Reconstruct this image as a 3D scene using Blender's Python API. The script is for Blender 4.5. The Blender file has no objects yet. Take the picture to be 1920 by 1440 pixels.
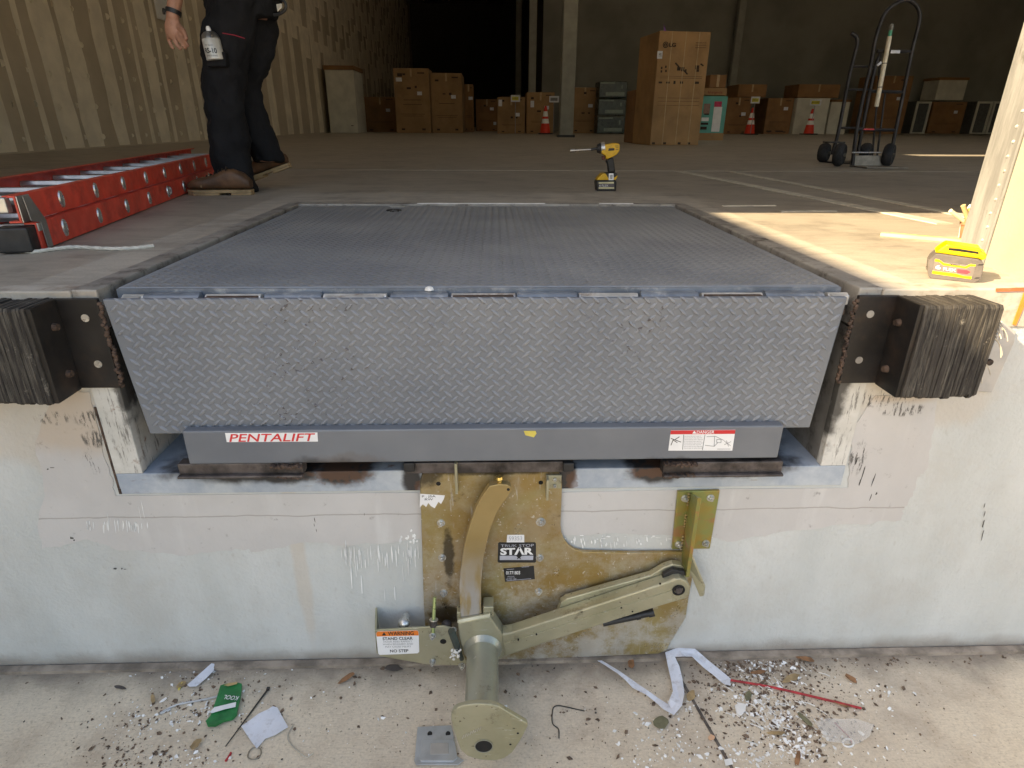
import bpy, bmesh, math, random
from mathutils import Vector, Matrix
random.seed(11)
S = bpy.context.scene
C = S.collection
R = math.radians
H = 1.2                                   # dock floor height above the drive (m)

# ------------------------------------------------------------------ camera
FPX, PITCH, YAW, ROLL = 1147.0, .405, .0323, .0055
CAM = Vector((.02, -1.455, 1.5765))
_f = Vector((math.sin(YAW)*math.cos(PITCH), math.cos(YAW)*math.cos(PITCH), -math.sin(PITCH)))
_r0 = Vector((math.cos(YAW), -math.sin(YAW), 0)); _u0 = _r0.cross(_f)
_r = _r0*math.cos(ROLL) + _u0*math.sin(ROLL); _u = -_r0*math.sin(ROLL) + _u0*math.cos(ROLL)
cd = bpy.data.cameras.new('camera'); cam = bpy.data.objects.new('camera', cd); C.objects.link(cam)
m3 = Matrix((_r, _u, -_f)).transposed(); cam.matrix_world = Matrix.Translation(CAM) @ m3.to_4x4()
cd.sensor_width = 36; cd.lens = FPX/1920*36; cd.clip_start = .02; cd.clip_end = 500
S.camera = cam
S.render.resolution_x, S.render.resolution_y = 1024, 768

# ------------------------------------------------------------------ sky, sun, exposure
SUN = Vector((1.33, .60, -1.0)).normalized()          # direction the light travels
w = bpy.data.worlds.new('World'); S.world = w; w.use_nodes = True
nt = w.node_tree; sky = nt.nodes.new('ShaderNodeTexSky'); sky.sky_type = 'NISHITA'
sky.sun_disc = False; sky.sun_elevation = math.asin(-SUN.z); sky.sun_rotation = math.atan2(-SUN.x, -SUN.y)
sky.air_density = 1.0; sky.dust_density = 2.0; sky.ozone_density = 1.0
bg = nt.nodes['Background']; bg.inputs[1].default_value = .15
nt.links.new(sky.outputs[0], bg.inputs[0])
ld = bpy.data.lights.new('sun', 'SUN'); ld.energy = 5.0; ld.angle = R(.5); ld.color = (1, .84, .60)
lo = bpy.data.objects.new('sun', ld); C.objects.link(lo); lo.rotation_euler = SUN.to_track_quat('-Z', 'Y').to_euler()
lo.location = (-4, -3, 9)
vs = S.view_settings; vs.view_transform = 'Standard'; vs.look = 'None'; vs.exposure = 1.45; vs.gamma = 1
vs.use_curve_mapping = False
vs.use_white_balance = True; vs.white_balance_temperature = 7500; vs.white_balance_tint = 10
S.cycles.use_denoising = True
try: S.cycles.denoiser = 'OPENIMAGEDENOISE'
except Exception: pass
S.cycles.max_bounces = 8; S.cycles.diffuse_bounces = 6
S.cycles.sample_clamp_indirect = 6

# ------------------------------------------------------------------ photo pixel (1920x1440) -> point on a real plane
def ray(u, v): return _f + _r*((u-960)/FPX) - _u*((v-720)/FPX)
def G(u, v, Z=0.0): d = ray(u, v); return CAM + d*((Z-CAM.z)/d.z)
def W(u, v, Y=0.0): d = ray(u, v); return CAM + d*((Y-CAM.y)/d.y)
def WX(u, v, X): d = ray(u, v); return CAM + d*((X-CAM.x)/d.x)
def PW(pts, Y=0.0): return [W(u, v, Y) for u, v in pts]

# ------------------------------------------------------------------ node helpers
class NT:
    def __init__(s, name):
        s.m = bpy.data.materials.new(name); s.m.use_nodes = True; s.t = s.m.node_tree
        s.b = s.t.nodes['Principled BSDF']; s._oc = None
    def n(s, k, **kw):
        x = s.t.nodes.new('ShaderNode'+k)
        for a, b in kw.items(): setattr(x, a, b)
        return x
    def put(s, sock, v):
        if hasattr(v, 'is_output'): s.t.links.new(v, sock)
        elif isinstance(v, (tuple, list)) and sock.type == 'RGBA': sock.default_value = (*v[:3], 1)
        else: sock.default_value = v
    def oc(s):
        if s._oc is None: s._oc = s.n('TexCoord').outputs['Object']
        return s._oc
    def scl(s, v3, vec=None):
        x = s.n('VectorMath', operation='MULTIPLY'); s.put(x.inputs[0], vec or s.oc()); x.inputs[1].default_value = v3
        return x.outputs[0]
    def noise(s, scale, detail=4, vec=None, rough=.55, dist=0):
        x = s.n('TexNoise'); s.put(x.inputs['Vector'], vec or s.oc()); x.inputs['Scale'].default_value = scale
        x.inputs['Detail'].default_value = detail; x.inputs['Roughness'].default_value = rough; x.inputs['Distortion'].default_value = dist
        return x.outputs[0]
    def vor(s, scale, vec=None, feature='F1'):
        x = s.n('TexVoronoi', feature=feature); s.put(x.inputs['Vector'], vec or s.oc()); x.inputs['Scale'].default_value = scale
        return x.outputs['Distance']
    def rng(s, v, a, b, c=0., d=1.):
        x = s.n('MapRange', interpolation_type='SMOOTHSTEP'); s.put(x.inputs[0], v)
        for i, q in enumerate((a, b, c, d)): x.inputs[i+1].default_value = q
        return x.outputs[0]
    def math(s, op, a, b=0.0):
        x = s.n('Math', operation=op); s.put(x.inputs[0], a); s.put(x.inputs[1], b); return x.outputs[0]
    def mix(s, f, a, b, mode='MIX'):
        x = s.n('Mix', data_type='RGBA', blend_type=mode); s.put(x.inputs[0], f); s.put(x.inputs[6], a); s.put(x.inputs[7], b)
        return x.outputs[2]
    def xyz(s):
        x = s.n('SeparateXYZ'); s.put(x.inputs[0], s.oc()); return x.outputs
    def blob(s, c, r, wob=.35, wscale=14, edge=(.55, 1.0)):
        """soft ellipsoid mask round a point, edge broken by noise"""
        a = s.n('VectorMath', operation='SUBTRACT'); s.put(a.inputs[0], s.oc()); a.inputs[1].default_value = c
        b = s.n('VectorMath', operation='DIVIDE'); s.put(b.inputs[0], a.outputs[0]); b.inputs[1].default_value = r
        l = s.n('VectorMath', operation='LENGTH'); s.put(l.inputs[0], b.outputs[0])
        nz = s.math('MULTIPLY', s.math('SUBTRACT', s.noise(wscale, 4), .5), wob*2)
        return s.rng(s.math('ADD', l.outputs['Value'], nz), edge[0], edge[1], 1., 0.)
    def blobs(s, lst, **kw):
        m = None
        for c, r in lst:
            b = s.blob(c, r, **kw); m = b if m is None else s.math('MAXIMUM', m, b)
        return m
    def bump(s, h, strength=.3, dist=.005):
        x = s.n('Bump'); s.put(x.inputs['Height'], h); x.inputs['Strength'].default_value = strength; x.inputs['Distance'].default_value = dist
        s.t.links.new(x.outputs[0], s.b.inputs['Normal']); return x
    def done(s, col, rough=.5, metal=0., spec=.5, **kw):
        s.put(s.b.inputs['Base Color'], col); s.put(s.b.inputs['Roughness'], rough); s.put(s.b.inputs['Metallic'], metal)
        s.b.inputs['Specular IOR Level'].default_value = spec
        for k, v in kw.items(): s.put(s.b.inputs[k], v)
        return s.m

def sc(c, k): return tuple(min(1, x*k) for x in c)
def simple(name, col, rough=.5, metal=0., var=.18, vs_=9., dirt=None, ds=6., da=.5, bump=0., bs=60., dist=.003, spec=.5, **kw):
    t = NT(name)
    c = t.mix(t.rng(t.noise(vs_, 5), .3, .7), sc(col, 1-var), sc(col, 1+var))
    if dirt: c = t.mix(t.math('MULTIPLY', t.rng(t.noise(ds, 7, rough=.7), .48, .72), da), c, dirt)
    if bump: t.bump(t.noise(bs, 4), bump, dist)
    rr = t.rng(t.noise(vs_*2.3, 3), .2, .8, max(0, rough-.1), min(1, rough+.1))
    return t.done(c, rr, metal, spec, **kw)

# ------------------------------------------------------------------ mesh builder
class MB:
    def __init__(s): s.v = []; s.f = []
    def add(s, vs_, fs):
        o = len(s.v); s.v += [Vector(p) for p in vs_]; s.f += [tuple(i+o for i in f) for f in fs]; return s
    def box(s, lo, hi):
        (a, b, c), (d, e, f) = lo, hi
        return s.add([(a,b,c),(d,b,c),(d,e,c),(a,e,c),(a,b,f),(d,b,f),(d,e,f),(a,e,f)],
                     [(0,3,2,1),(4,5,6,7),(0,1,5,4),(1,2,6,5),(2,3,7,6),(3,0,4,7)])
    def cbox(s, c, d, M=None):
        h = [x/2 for x in d]
        vs_ = [Vector((sx*h[0], sy*h[1], sz*h[2])) for sz in (-1,1) for sx, sy in ((-1,-1),(1,-1),(1,1),(-1,1))]
        if M is not None: vs_ = [M @ p for p in vs_]
        return s.add([p+Vector(c) for p in vs_], [(0,3,2,1),(4,5,6,7),(0,1,5,4),(1,2,6,5),(2,3,7,6),(3,0,4,7)])
    def prism(s, pts, off):
        n = len(pts); off = Vector(off); pts = [Vector(p) for p in pts]
        nrm = Vector((0,0,0))
        for i in range(n): nrm += (pts[i]-pts[0]).cross(pts[(i+1)%n]-pts[0])
        if nrm.dot(off) > 0: pts = pts[::-1]
        vs_ = pts + [p+off for p in pts]
        return s.add(vs_, [tuple(range(n)), tuple(range(2*n-1, n-1, -1))] + [(i, i+n, (i+1)%n+n, (i+1)%n) for i in range(n)])
    def cyl(s, p0, p1, r0, r1=None, seg=14, cap=True):
        p0, p1 = Vector(p0), Vector(p1); r1 = r0 if r1 is None else r1
        d = (p1-p0).normalized(); a = d.orthogonal().normalized(); b = d.cross(a)
        vs_ = [p+(a*math.cos(t)+b*math.sin(t))*r for p, r in ((p0, r0), (p1, r1)) for t in [2*math.pi*i/seg for i in range(seg)]]
        fs = [(i, (i+1)%seg, (i+1)%seg+seg, i+seg) for i in range(seg)]
        if cap: fs += [tuple(range(seg-1, -1, -1)), tuple(range(seg, 2*seg))]
        return s.add(vs_, fs)
    def ring(s, c, axis, ro, ri, h, seg=20):
        """washer"""
        c = Vector(c); d = Vector(axis).normalized(); a = d.orthogonal().normalized(); b = d.cross(a); vs_ = []
        for r, z in ((ri,0),(ro,0),(ro,h),(ri,h)):
            vs_ += [c+d*z+(a*math.cos(t)+b*math.sin(t))*r for t in [2*math.pi*i/seg for i in range(seg)]]
        fs = [(k*seg+i, k*seg+(i+1)%seg, ((k+1)%4)*seg+(i+1)%seg, ((k+1)%4)*seg+i) for k in range(4) for i in range(seg)]
        return s.add(vs_, fs)
    def lathe(s, prof, c, axis=(0,0,1), seg=20):
        c = Vector(c); d = Vector(axis).normalized(); a = d.orthogonal().normalized(); b = d.cross(a); n = len(prof); vs_ = []
        for r, z in prof: vs_ += [c+d*z+(a*math.cos(t)+b*math.sin(t))*max(r, 1e-4) for t in [2*math.pi*i/seg for i in range(seg)]]
        fs = [(k*seg+i, k*seg+(i+1)%seg, (k+1)*seg+(i+1)%seg, (k+1)*seg+i) for k in range(n-1) for i in range(seg)]
        fs += [tuple(range(seg-1, -1, -1)), tuple(range((n-1)*seg, n*seg))]
        return s.add(vs_, fs)
    def tube(s, pts, r, seg=8, rad=None):
        """sweep; rad: per point (a, b) radii, a along the first frame axis"""
        pts = [Vector(p) for p in pts]; n = len(pts); vs_ = []; a = None
        for i, p in enumerate(pts):
            d = (pts[min(i+1, n-1)]-pts[max(i-1, 0)]).normalized()
            a = (d.orthogonal() if a is None else a-d*a.dot(d)).normalized(); b = d.cross(a)
            ra, rb = (r, r) if rad is None else rad[i]
            vs_ += [p+a*math.cos(t)*ra+b*math.sin(t)*rb for t in [2*math.pi*k/seg for k in range(seg)]]
        fs = [(k*seg+i, k*seg+(i+1)%seg, (k+1)*seg+(i+1)%seg, (k+1)*seg+i) for k in range(n-1) for i in range(seg)]
        fs += [tuple(range(seg-1, -1, -1)), tuple(range((n-1)*seg, n*seg))]
        return s.add(vs_, fs)
    def loft(s, rings):
        """list of equal-length closed rings of points"""
        k = len(rings[0]); vs_ = [p for r in rings for p in r]; n = len(rings)
        fs = [(j*k+i, j*k+(i+1)%k, (j+1)*k+(i+1)%k, (j+1)*k+i) for j in range(n-1) for i in range(k)]
        fs += [tuple(range(k-1, -1, -1)), tuple(range((n-1)*k, n*k))]
        return s.add(vs_, fs)
    def xf(s, M):
        s.v = [M @ p for p in s.v]; return s
    def mesh(s, name, smooth=False):
        me = bpy.data.meshes.new(name); me.from_pydata([tuple(p) for p in s.v], [], s.f)
        bm = bmesh.new(); bm.from_mesh(me); bmesh.ops.recalc_face_normals(bm, faces=bm.faces)
        ng = [f for f in bm.faces if len(f.verts) > 4]
        if ng: bmesh.ops.triangulate(bm, faces=ng)
        bm.to_mesh(me); bm.free()
        if smooth:
            for p in me.polygons: p.use_smooth = True
        return me
    def build(s, name, mat, parent=None, smooth=False, bevel=0., seg=2, auto=True):
        me = s.mesh(name, smooth); me.materials.append(mat)
        o = bpy.data.objects.new(name, me); C.objects.link(o)
        if smooth and auto:
            me.set_sharp_from_angle(angle=R(42))
        if parent is not None:
            o.parent = parent
            if parent.type == 'EMPTY' and parent.name in WORLD: o.location = -parent.location
        if bevel:
            b = o.modifiers.new('bevel', 'BEVEL'); b.width = bevel; b.segments = seg; b.limit_method = 'ANGLE'; b.angle_limit = R(40)
        return o

WORLD = set()
def tag(o, label=None, cat=None, group=None, kind=None):
    for k, v in (('label', label), ('category', cat), ('group', group), ('kind', kind)):
        if v: o[k] = v
    return o
def thing(name, label, cat, loc=(0,0,0), group=None, world=True):
    """an Empty at the thing's base; with world=True parts are given in world coordinates"""
    e = bpy.data.objects.new(name, None); C.objects.link(e); e.location = loc; e.empty_display_size = .05
    if world: WORLD.add(e.name)
    return tag(e, label, cat, group)
def shared(name, me, mat, parent, M):
    o = bpy.data.objects.new(name, me); C.objects.link(o); o.parent = parent
    if parent.type == 'EMPTY' and parent.name in WORLD: M = Matrix.Translation(-parent.location) @ M
    o.matrix_local = M
    if mat and not me.materials: me.materials.append(mat)
    return o
def struct(o): return tag(o, kind='structure')

def text_mb(body, x0, x1, z0, z1, Y, shear=0., bold=.0, dep=.0004, keep=False):
    """lettering standing in an XZ plane at Y, facing -Y, fitted to a rectangle"""
    cu = bpy.data.curves.new('lettering', 'FONT'); cu.body = body; cu.shear = shear; cu.offset = bold; cu.resolution_u = 3
    cu.align_x = 'CENTER'; cu.space_line = 1.05
    o = bpy.data.objects.new('lettering', cu); C.objects.link(o); bpy.context.view_layer.update()
    me = bpy.data.meshes.new_from_object(o.evaluated_get(bpy.context.evaluated_depsgraph_get()))
    bpy.data.objects.remove(o); bpy.data.curves.remove(cu)
    xs = [v.co.x for v in me.vertices]; ys = [v.co.y for v in me.vertices]
    a, b, c, d = min(xs), max(xs), min(ys), max(ys); kx = (x1-x0)/(b-a); kz = (z1-z0)/(d-c)
    if keep: kx = kz = min(kx, kz)
    cx, cz = (x0+x1)/2, (z0+z1)/2
    mb = MB(); mb.add([(cx+(v.co.x-(a+b)/2)*kx, Y, cz+(v.co.y-(c+d)/2)*kz) for v in me.vertices], [tuple(p.vertices) for p in me.polygons])
    bpy.data.meshes.remove(me)
    return mb

# ------------------------------------------------------------------ materials
def concrete(name, col, col2, stain, broom=False, rough=.85, bumpk=.25):
    t = NT(name); big = t.noise(1.3, 6, rough=.65); fine = t.noise(140, 3)
    c = t.mix(t.rng(big, .3, .7), col, col2)
    c = t.mix(t.math('MULTIPLY', t.rng(t.noise(4.5, 8, rough=.7), .46, .72), .7), c, stain)
    c = t.mix(t.math('MULTIPLY', t.rng(fine, .35, .75), .35), c, sc(col, .55))
    if broom:
        line = t.noise(1, 4, t.scl((34, 230, 230)), rough=.7)
        c = t.mix(t.math('MULTIPLY', t.rng(line, .54, .72), .45), c, sc(stain, .75))
        agg = t.noise(85, 5, rough=.75); c = t.mix(t.math('MULTIPLY', t.rng(agg, .55, .68), .55), c, sc(stain, .6)); c = t.mix(t.math('MULTIPLY', t.rng(agg, .30, .42, 1, 0), .5), c, sc(col, 1.25))
        c = t.mix(t.math('MULTIPLY', t.rng(t.noise(2.3, 7, rough=.7), .52, .68), .2), c, (.38, .35, .31))
        pit = t.rng(t.vor(55), .02, .16, 1, 0); pit = t.math('MULTIPLY', pit, t.rng(t.noise(9, 3), .5, .6))
        c = t.mix(t.math('MULTIPLY', pit, .7), c, sc(stain, .45))
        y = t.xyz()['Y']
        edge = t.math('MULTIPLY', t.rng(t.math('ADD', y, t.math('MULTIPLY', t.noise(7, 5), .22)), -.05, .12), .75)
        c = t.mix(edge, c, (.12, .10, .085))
        t.bump(t.math('ADD', t.math('MULTIPLY', line, .8), t.math('MULTIPLY', fine, .4)), .45, .004)
    else:
        stv = t.noise(1, 6, t.scl((3, 17, 10)), rough=.68, dist=1.2)
        c = t.mix(t.math('MULTIPLY', t.rng(stv, .48, .70), .6), c, sc(stain, 1.15)); c = t.mix(t.math('MULTIPLY', t.rng(stv, .30, .46, 1, 0), .4), c, sc(col, 1.25))
        t.bump(t.math('ADD', t.noise(35, 5), t.math('MULTIPLY', fine, .5)), bumpk, .003)
    return t.done(c, rough)
M = {}
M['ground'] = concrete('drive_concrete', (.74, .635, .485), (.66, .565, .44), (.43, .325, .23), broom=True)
M['floor'] = concrete('slab_concrete', (.45, .40, .33), (.36, .32, .265), (.20, .175, .145), rough=.5, bumpk=.12)
M['border'] = concrete('border_concrete', (.50, .45, .375), (.42, .38, .32), (.22, .195, .165), rough=.7)
M['curb'] = simple('curb_steel', (.33, .31, .28), .55, .25, .25, 7, dirt=(.06, .045, .035), ds=16, da=.9, bump=.2)

SCUFF = [((-1.12, 0, .865), (.05, 1, .022)), ((-1.02, 0, .862), (.06, 1, .030)), ((-1.03, 0, .805), (.045, 1, .03)), ((-1.055, 0, .735), (.025, 1, .045)), ((1.07, 0, .905), (.10, 1, .035)), ((1.12, 0, .868), (.08, 1, .022)), ((1.03, 0, .72), (.03, 1, .06))]
def scuffed(t, c):
    ln = t.math('MULTIPLY', t.rng(t.noise(1, 5, t.scl((110, 110, 22)), rough=.75), .50, .58), t.blobs(SCUFF, wob=.5, wscale=20))
    c = t.mix(t.math('MULTIPLY', ln, .85), c, (.06, .055, .05))
    sp_ = t.math('MULTIPLY', t.rng(t.noise(34, 6, t.scl((1, 1, .35)), rough=.8), .66, .72), t.rng(t.noise(2.4, 4), .48, .6))
    return t.mix(t.math('MULTIPLY', sp_, .6), c, (.17, .155, .14))
# dock wall paint: pale, roller texture, vertical streaks, dirt
t = NT('dock_wall_paint')
c = t.mix(t.rng(t.noise(1, 6, t.scl((4, 4, 1.3)), rough=.6), .25, .75), (.50, .52, .505), (.60, .615, .60))
c = t.mix(t.math('MULTIPLY', t.rng(t.noise(2.6, 8, rough=.72), .44, .72), .6), c, (.47, .455, .42))
c = t.mix(t.math('MULTIPLY', t.rng(t.noise(60, 4, t.scl((1, 1, .45))), .60, .74), .30), c, (.40, .38, .34))
z = t.xyz()['Z']
c = t.mix(t.math('MULTIPLY', t.rng(t.math('SUBTRACT', z, t.math('MULTIPLY', t.noise(9, 5), .07)), -.03, .035, 1, 0), .8), c, (.26, .22, .18))
warm = t.blobs([((-1.1, 0, .84), (.35, 1, .16)), ((1.18, 0, .90), (.3, 1, .1)), ((-.55, 0, .44), (.03, 1, .4))], wob=.5, wscale=6)
c = t.mix(t.math('MULTIPLY', warm, .35), c, (.55, .43, .31))
c = scuffed(t, c)
t.bump(t.math('ADD', t.noise(90, 4), t.math('MULTIPLY', t.noise(22, 3), .8)), .5, .005)
M['dockwall'] = t.done(c, .72)
t = NT('repair_render')
c = t.mix(t.rng(t.noise(2.2, 6, rough=.6), .3, .7), (.50, .485, .47), (.58, .565, .55))
c = t.mix(t.math('MULTIPLY', t.rng(t.noise(1, 5, t.scl((9, 9, 1.6))), .55, .72), .4), c, (.70, .70, .68))
c = t.mix(t.math('MULTIPLY', t.rng(t.noise(26, 6, rough=.75), .60, .72), .6), c, (.20, .185, .17))
zz = t.math('ABSOLUTE', t.math('SUBTRACT', t.math('ADD', t.xyz()['Z'], t.math('MULTIPLY', t.noise(8, 3), .02)), .566))
c = t.mix(t.math('MULTIPLY', t.rng(zz, .0005, .003, 1, 0), .6), c, (.26, .23, .2))
warm = t.blobs([((-1.08, 0, .86), (.22, 1, .13)), ((1.1, 0, .93), (.28, 1, .05))], wob=.4, wscale=6)
c = t.mix(t.math('MULTIPLY', warm, .55), c, (.50, .38, .26))
c = scuffed(t, c)
t.bump(t.math('ADD', t.noise(30, 5), t.math('MULTIPLY', t.noise(140, 3), .4)), .3, .004)
M['patch'] = t.done(c, .75)
# painted steel frame with rust and weld soot
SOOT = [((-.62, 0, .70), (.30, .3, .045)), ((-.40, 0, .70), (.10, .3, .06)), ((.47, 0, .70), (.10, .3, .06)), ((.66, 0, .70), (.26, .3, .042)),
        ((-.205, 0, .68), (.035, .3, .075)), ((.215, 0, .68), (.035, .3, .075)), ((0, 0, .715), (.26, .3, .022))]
t = NT('sill_paint')
c = t.mix(t.rng(t.noise(6, 6, rough=.7), .35, .7), (.32, .37, .44), (.50, .54, .57))
c = t.mix(t.math('MULTIPLY', t.rng(t.noise(1, 6, t.scl((9, 9, 60)), rough=.7), .62, .72), .8), c, (.20, .10, .05))
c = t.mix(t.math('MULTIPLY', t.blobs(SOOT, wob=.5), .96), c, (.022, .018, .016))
c = t.mix(t.math('MULTIPLY', t.blobs([((-.40, 0, .69), (.1, .3, .03)), ((.46, 0, .685), (.07, .3, .02)), ((-.19, 0, .645), (.012, .3, .03)), ((.235, 0, .66), (.02, .3, .04))], wob=1.1, wscale=55), .5), c, (.15, .065, .028))
t.bump(t.noise(40, 5), .2, .003)
M['sill'] = t.done(c, .6)
t = NT('frame_paint')
c = t.mix(t.rng(t.noise(5, 6, rough=.7), .35, .7), (.52, .51, .47), (.67, .66, .62))
c = t.mix(t.math('MULTIPLY', t.rng(t.noise(1, 7, t.scl((60, 60, 7)), rough=.78), .54, .62), .8), c, (.10, .09, .08))
c = t.mix(t.math('MULTIPLY', t.rng(t.noise(14, 6, rough=.7), .57, .70), .85), c, (.22, .10, .045))
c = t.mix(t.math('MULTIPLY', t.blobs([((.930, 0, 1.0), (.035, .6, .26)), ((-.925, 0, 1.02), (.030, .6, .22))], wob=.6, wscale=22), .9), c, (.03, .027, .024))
t.bump(t.noise(40, 5), .25, .003)
M['frame'] = t.done(c, .65)
def levelpaint(name, k, rust=.55, dusty=.0):
    t = NT(name)
    c = t.mix(t.rng(t.noise(3, 5), .3, .7), sc((.150, .166, .190), k), sc((.190, .205, .226), k))
    c = t.mix(t.math('MULTIPLY', t.rng(t.noise(2.0, 6, rough=.7), .5, .75), dusty), c, (.33, .328, .32))
    c = t.mix(t.math('MULTIPLY', t.rng(t.noise(60, 5, rough=.8), .68, .74), rust), c, (.09, .045, .025))
    t.bump(t.noise(120, 3), .08, .002)
    return t.done(c, t.rng(t.noise(8, 4), .3, .7, .42, .58), .0)
M['lip'] = levelpaint('lip_paint', .95, .3)
M['deck'] = levelpaint('deck_paint', 1.35, .2, .85)
t = NT('lug_paint')
c = t.mix(t.rng(t.noise(3, 5), .3, .7), (.205, .222, .248), (.255, .27, .29))
c = t.mix(t.math('MULTIPLY', t.math('MULTIPLY', t.rng(t.noise(45, 4, rough=.8), .56, .62), t.rng(t.noise(1.7, 3), .45, .6)), .8), c, (.045, .028, .02))
M['lug'] = t.done(c, .48, .0)
t = NT('worn_lug')
c = t.mix(t.rng(t.noise(3, 5), .3, .7), (.25, .258, .262), (.33, .332, .33))
M['deck_lug'] = t.done(c, .4, .5)
t = NT('beam_paint')
c = t.mix(t.rng(t.noise(4, 5), .3, .7), (.145, .16, .184), (.185, .20, .222))
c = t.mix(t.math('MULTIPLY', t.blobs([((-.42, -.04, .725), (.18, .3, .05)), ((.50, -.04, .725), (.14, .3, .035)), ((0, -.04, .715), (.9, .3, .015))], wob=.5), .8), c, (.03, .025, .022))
c = t.mix(t.math('MULTIPLY', t.blob((-.36, -.04, .75), (.12, .3, .035), wob=.6, wscale=25), .3), c, (.12, .085, .06))
c = t.mix(t.math('MULTIPLY', t.rng(t.noise(70, 5, rough=.8), .70, .75), .6), c, (.09, .045, .025))
M['beam'] = t.done(c, .42, .15)
M['hinge_blue'] = simple('hinge_blue', (.17, .195, .23), .42, .2, .25, 12, dirt=(.5, .5, .5), ds=17, da=.75)
M['hinge_worn'] = simple('hinge_worn', (.62, .61, .58), .4, .4, .25, 14, dirt=(.20, .10, .05), ds=18, da=.95)
M['rust'] = simple('rusty_weld', (.085, .055, .04), .75, .2, .5, 30, dirt=(.03, .02, .018), ds=40, da=.9, bump=.7, bs=110, dist=.006)
M['burnt'] = simple('burnt_steel', (.10, .085, .08), .5, .4, .5, 20, dirt=(.02, .016, .014), ds=12, da=.9, bump=.2)
M['blacksteel'] = simple('bumper_bracket_steel', (.016, .0145, .014), .5, .3, .4, 8, dirt=(.07, .042, .028), ds=11, da=.45, bump=.15)
t = NT('bumper_rubber')
c = t.mix(t.rng(t.noise(1, 6, t.scl((160, 6, 10)), rough=.75), .42, .74), (.022, .020, .019), (.14, .128, .108))
c = t.mix(t.math('MULTIPLY', t.rng(t.noise(24, 6, rough=.8), .60, .70), .55), c, (.36, .33, .28))
rnd = t.n('ObjectInfo').outputs['Random']
c = t.mix(t.math('MULTIPLY', rnd, .5), c, (.085, .076, .066))
t.bump(t.noise(1, 6, t.scl((260, 40, 30)), rough=.7), .35, .003)
M['rubber'] = t.done(c, .85, spec=.25)
M['cord'] = simple('frayed_cord', (.50, .45, .37), .9)
# zinc-chromate gold plate
t = NT('chromate_gold')
c = t.mix(t.rng(t.noise(3.2, 5, rough=.6, dist=.8), .32, .68), (.33, .205, .060), (.40, .32, .14))
c = t.mix(t.math('MULTIPLY', t.rng(t.noise(2.2, 4, dist=1.2), .50, .68), .7), c, (.36, .35, .19))
low = t.rng(t.math('ADD', t.xyz()['Z'], t.math('MULTIPLY', t.noise(5, 5), .5)), .30, .85, 1, .25)
c = t.mix(t.math('MULTIPLY', t.math('MULTIPLY', t.rng(t.noise(5, 9, rough=.78), .42, .62), low), .95), c, (.60, .59, .55))
c = t.mix(t.math('MULTIPLY', t.rng(t.noise(1, 6, t.scl((46, 46, 5)), rough=.7), .60, .68), .55), c, (.62, .61, .58))
c = t.mix(t.math('MULTIPLY', t.rng(t.noise(90, 3), .66, .70), .8), c, (.66, .62, .55))
c = t.mix(t.math('MULTIPLY', t.rng(t.noise(12, 7, rough=.8), .60, .70), .5), c, (.10, .065, .03))
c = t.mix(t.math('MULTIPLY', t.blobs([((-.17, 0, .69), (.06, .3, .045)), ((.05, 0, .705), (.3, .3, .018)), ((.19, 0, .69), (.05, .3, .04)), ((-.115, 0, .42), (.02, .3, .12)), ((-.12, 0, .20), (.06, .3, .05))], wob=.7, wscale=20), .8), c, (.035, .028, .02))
t.bump(t.noise(12, 4), .06, .003)
M['gold'] = t.done(c, t.rng(t.noise(9, 6, rough=.7), .3, .7, .24, .55), .6)
t = NT('chromate_bar')
c = t.mix(t.rng(t.noise(6, 4), .3, .7), (.36, .26, .11), (.42, .31, .14))
lw = t.math('MULTIPLY', t.rng(t.math('ADD', t.xyz()['Z'], t.math('MULTIPLY', t.noise(14, 5), .14)), .37, .60, 1, 0), t.rng(t.noise(1, 5, t.scl((30, 30, 8))), .3, .55))
c = t.mix(lw, c, (.46, .44, .42))
M['goldbar'] = t.done(c, .4, .5)
def grimy(name, a, b):
    t = NT(name); c = t.mix(t.rng(t.noise(6, 5, dist=.5), .3, .7), a, b)
    c = t.mix(t.math('MULTIPLY', t.rng(t.noise(13, 8, rough=.8), .54, .70), .75), c, (.13, .115, .08))
    c = t.mix(t.math('MULTIPLY', t.rng(t.noise(1, 6, t.scl((20, 60, 120)), rough=.7), .62, .67), .6), c, (.62, .61, .55))
    c = t.mix(t.math('MULTIPLY', t.rng(t.noise(75, 3), .69, .73), .8), c, (.06, .05, .035))
    t.bump(t.math('ADD', t.noise(70, 4), t.math('MULTIPLY', t.noise(10, 4), .6)), .22, .003)
    return t.done(c, t.rng(t.noise(16, 5), .3, .7, .28, .55), .6)
M['palegold'] = grimy('cast_pale_gold', (.45, .43, .31), (.36, .345, .23))
M['tube'] = grimy('cast_green_grey', (.42, .425, .355), (.34, .345, .28))
t = NT('rainbow_chromate')
c = t.mix(t.rng(t.noise(9, 3, dist=1.5), .35, .65), (.42, .30, .08), (.30, .33, .12))
c = t.mix(t.math('MULTIPLY', t.rng(t.noise(11, 3, dist=2), .55, .7), .7), c, (.48, .22, .12))
M['rainbow'] = t.done(c, .32, .65)
M['zinc'] = simple('zinc_bolt', (.58, .58, .56), .32, .8, .2, 40, dirt=(.3, .27, .22), ds=60, da=.6)
M['whitepaint'] = simple('white_paint', (.78, .77, .74), .5, 0, .08, 30)
M['black'] = simple('black_plastic', (.02, .02, .021), .45, 0, .3, 20)
M['blackprint'] = simple('black_ink', (.018, .017, .017), .6)
M['hole'] = simple('dark_bore', (.01, .009, .008), .9)
M['white_label'] = simple('white_label', (.80, .80, .80), .4, 0, .05, 10)
M['red_ink'] = simple('red_ink', (.62, .03, .035), .45, 0, .1)
M['orange_ink'] = simple('orange_ink', (.80, .20, .025), .45, 0, .06)
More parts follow.
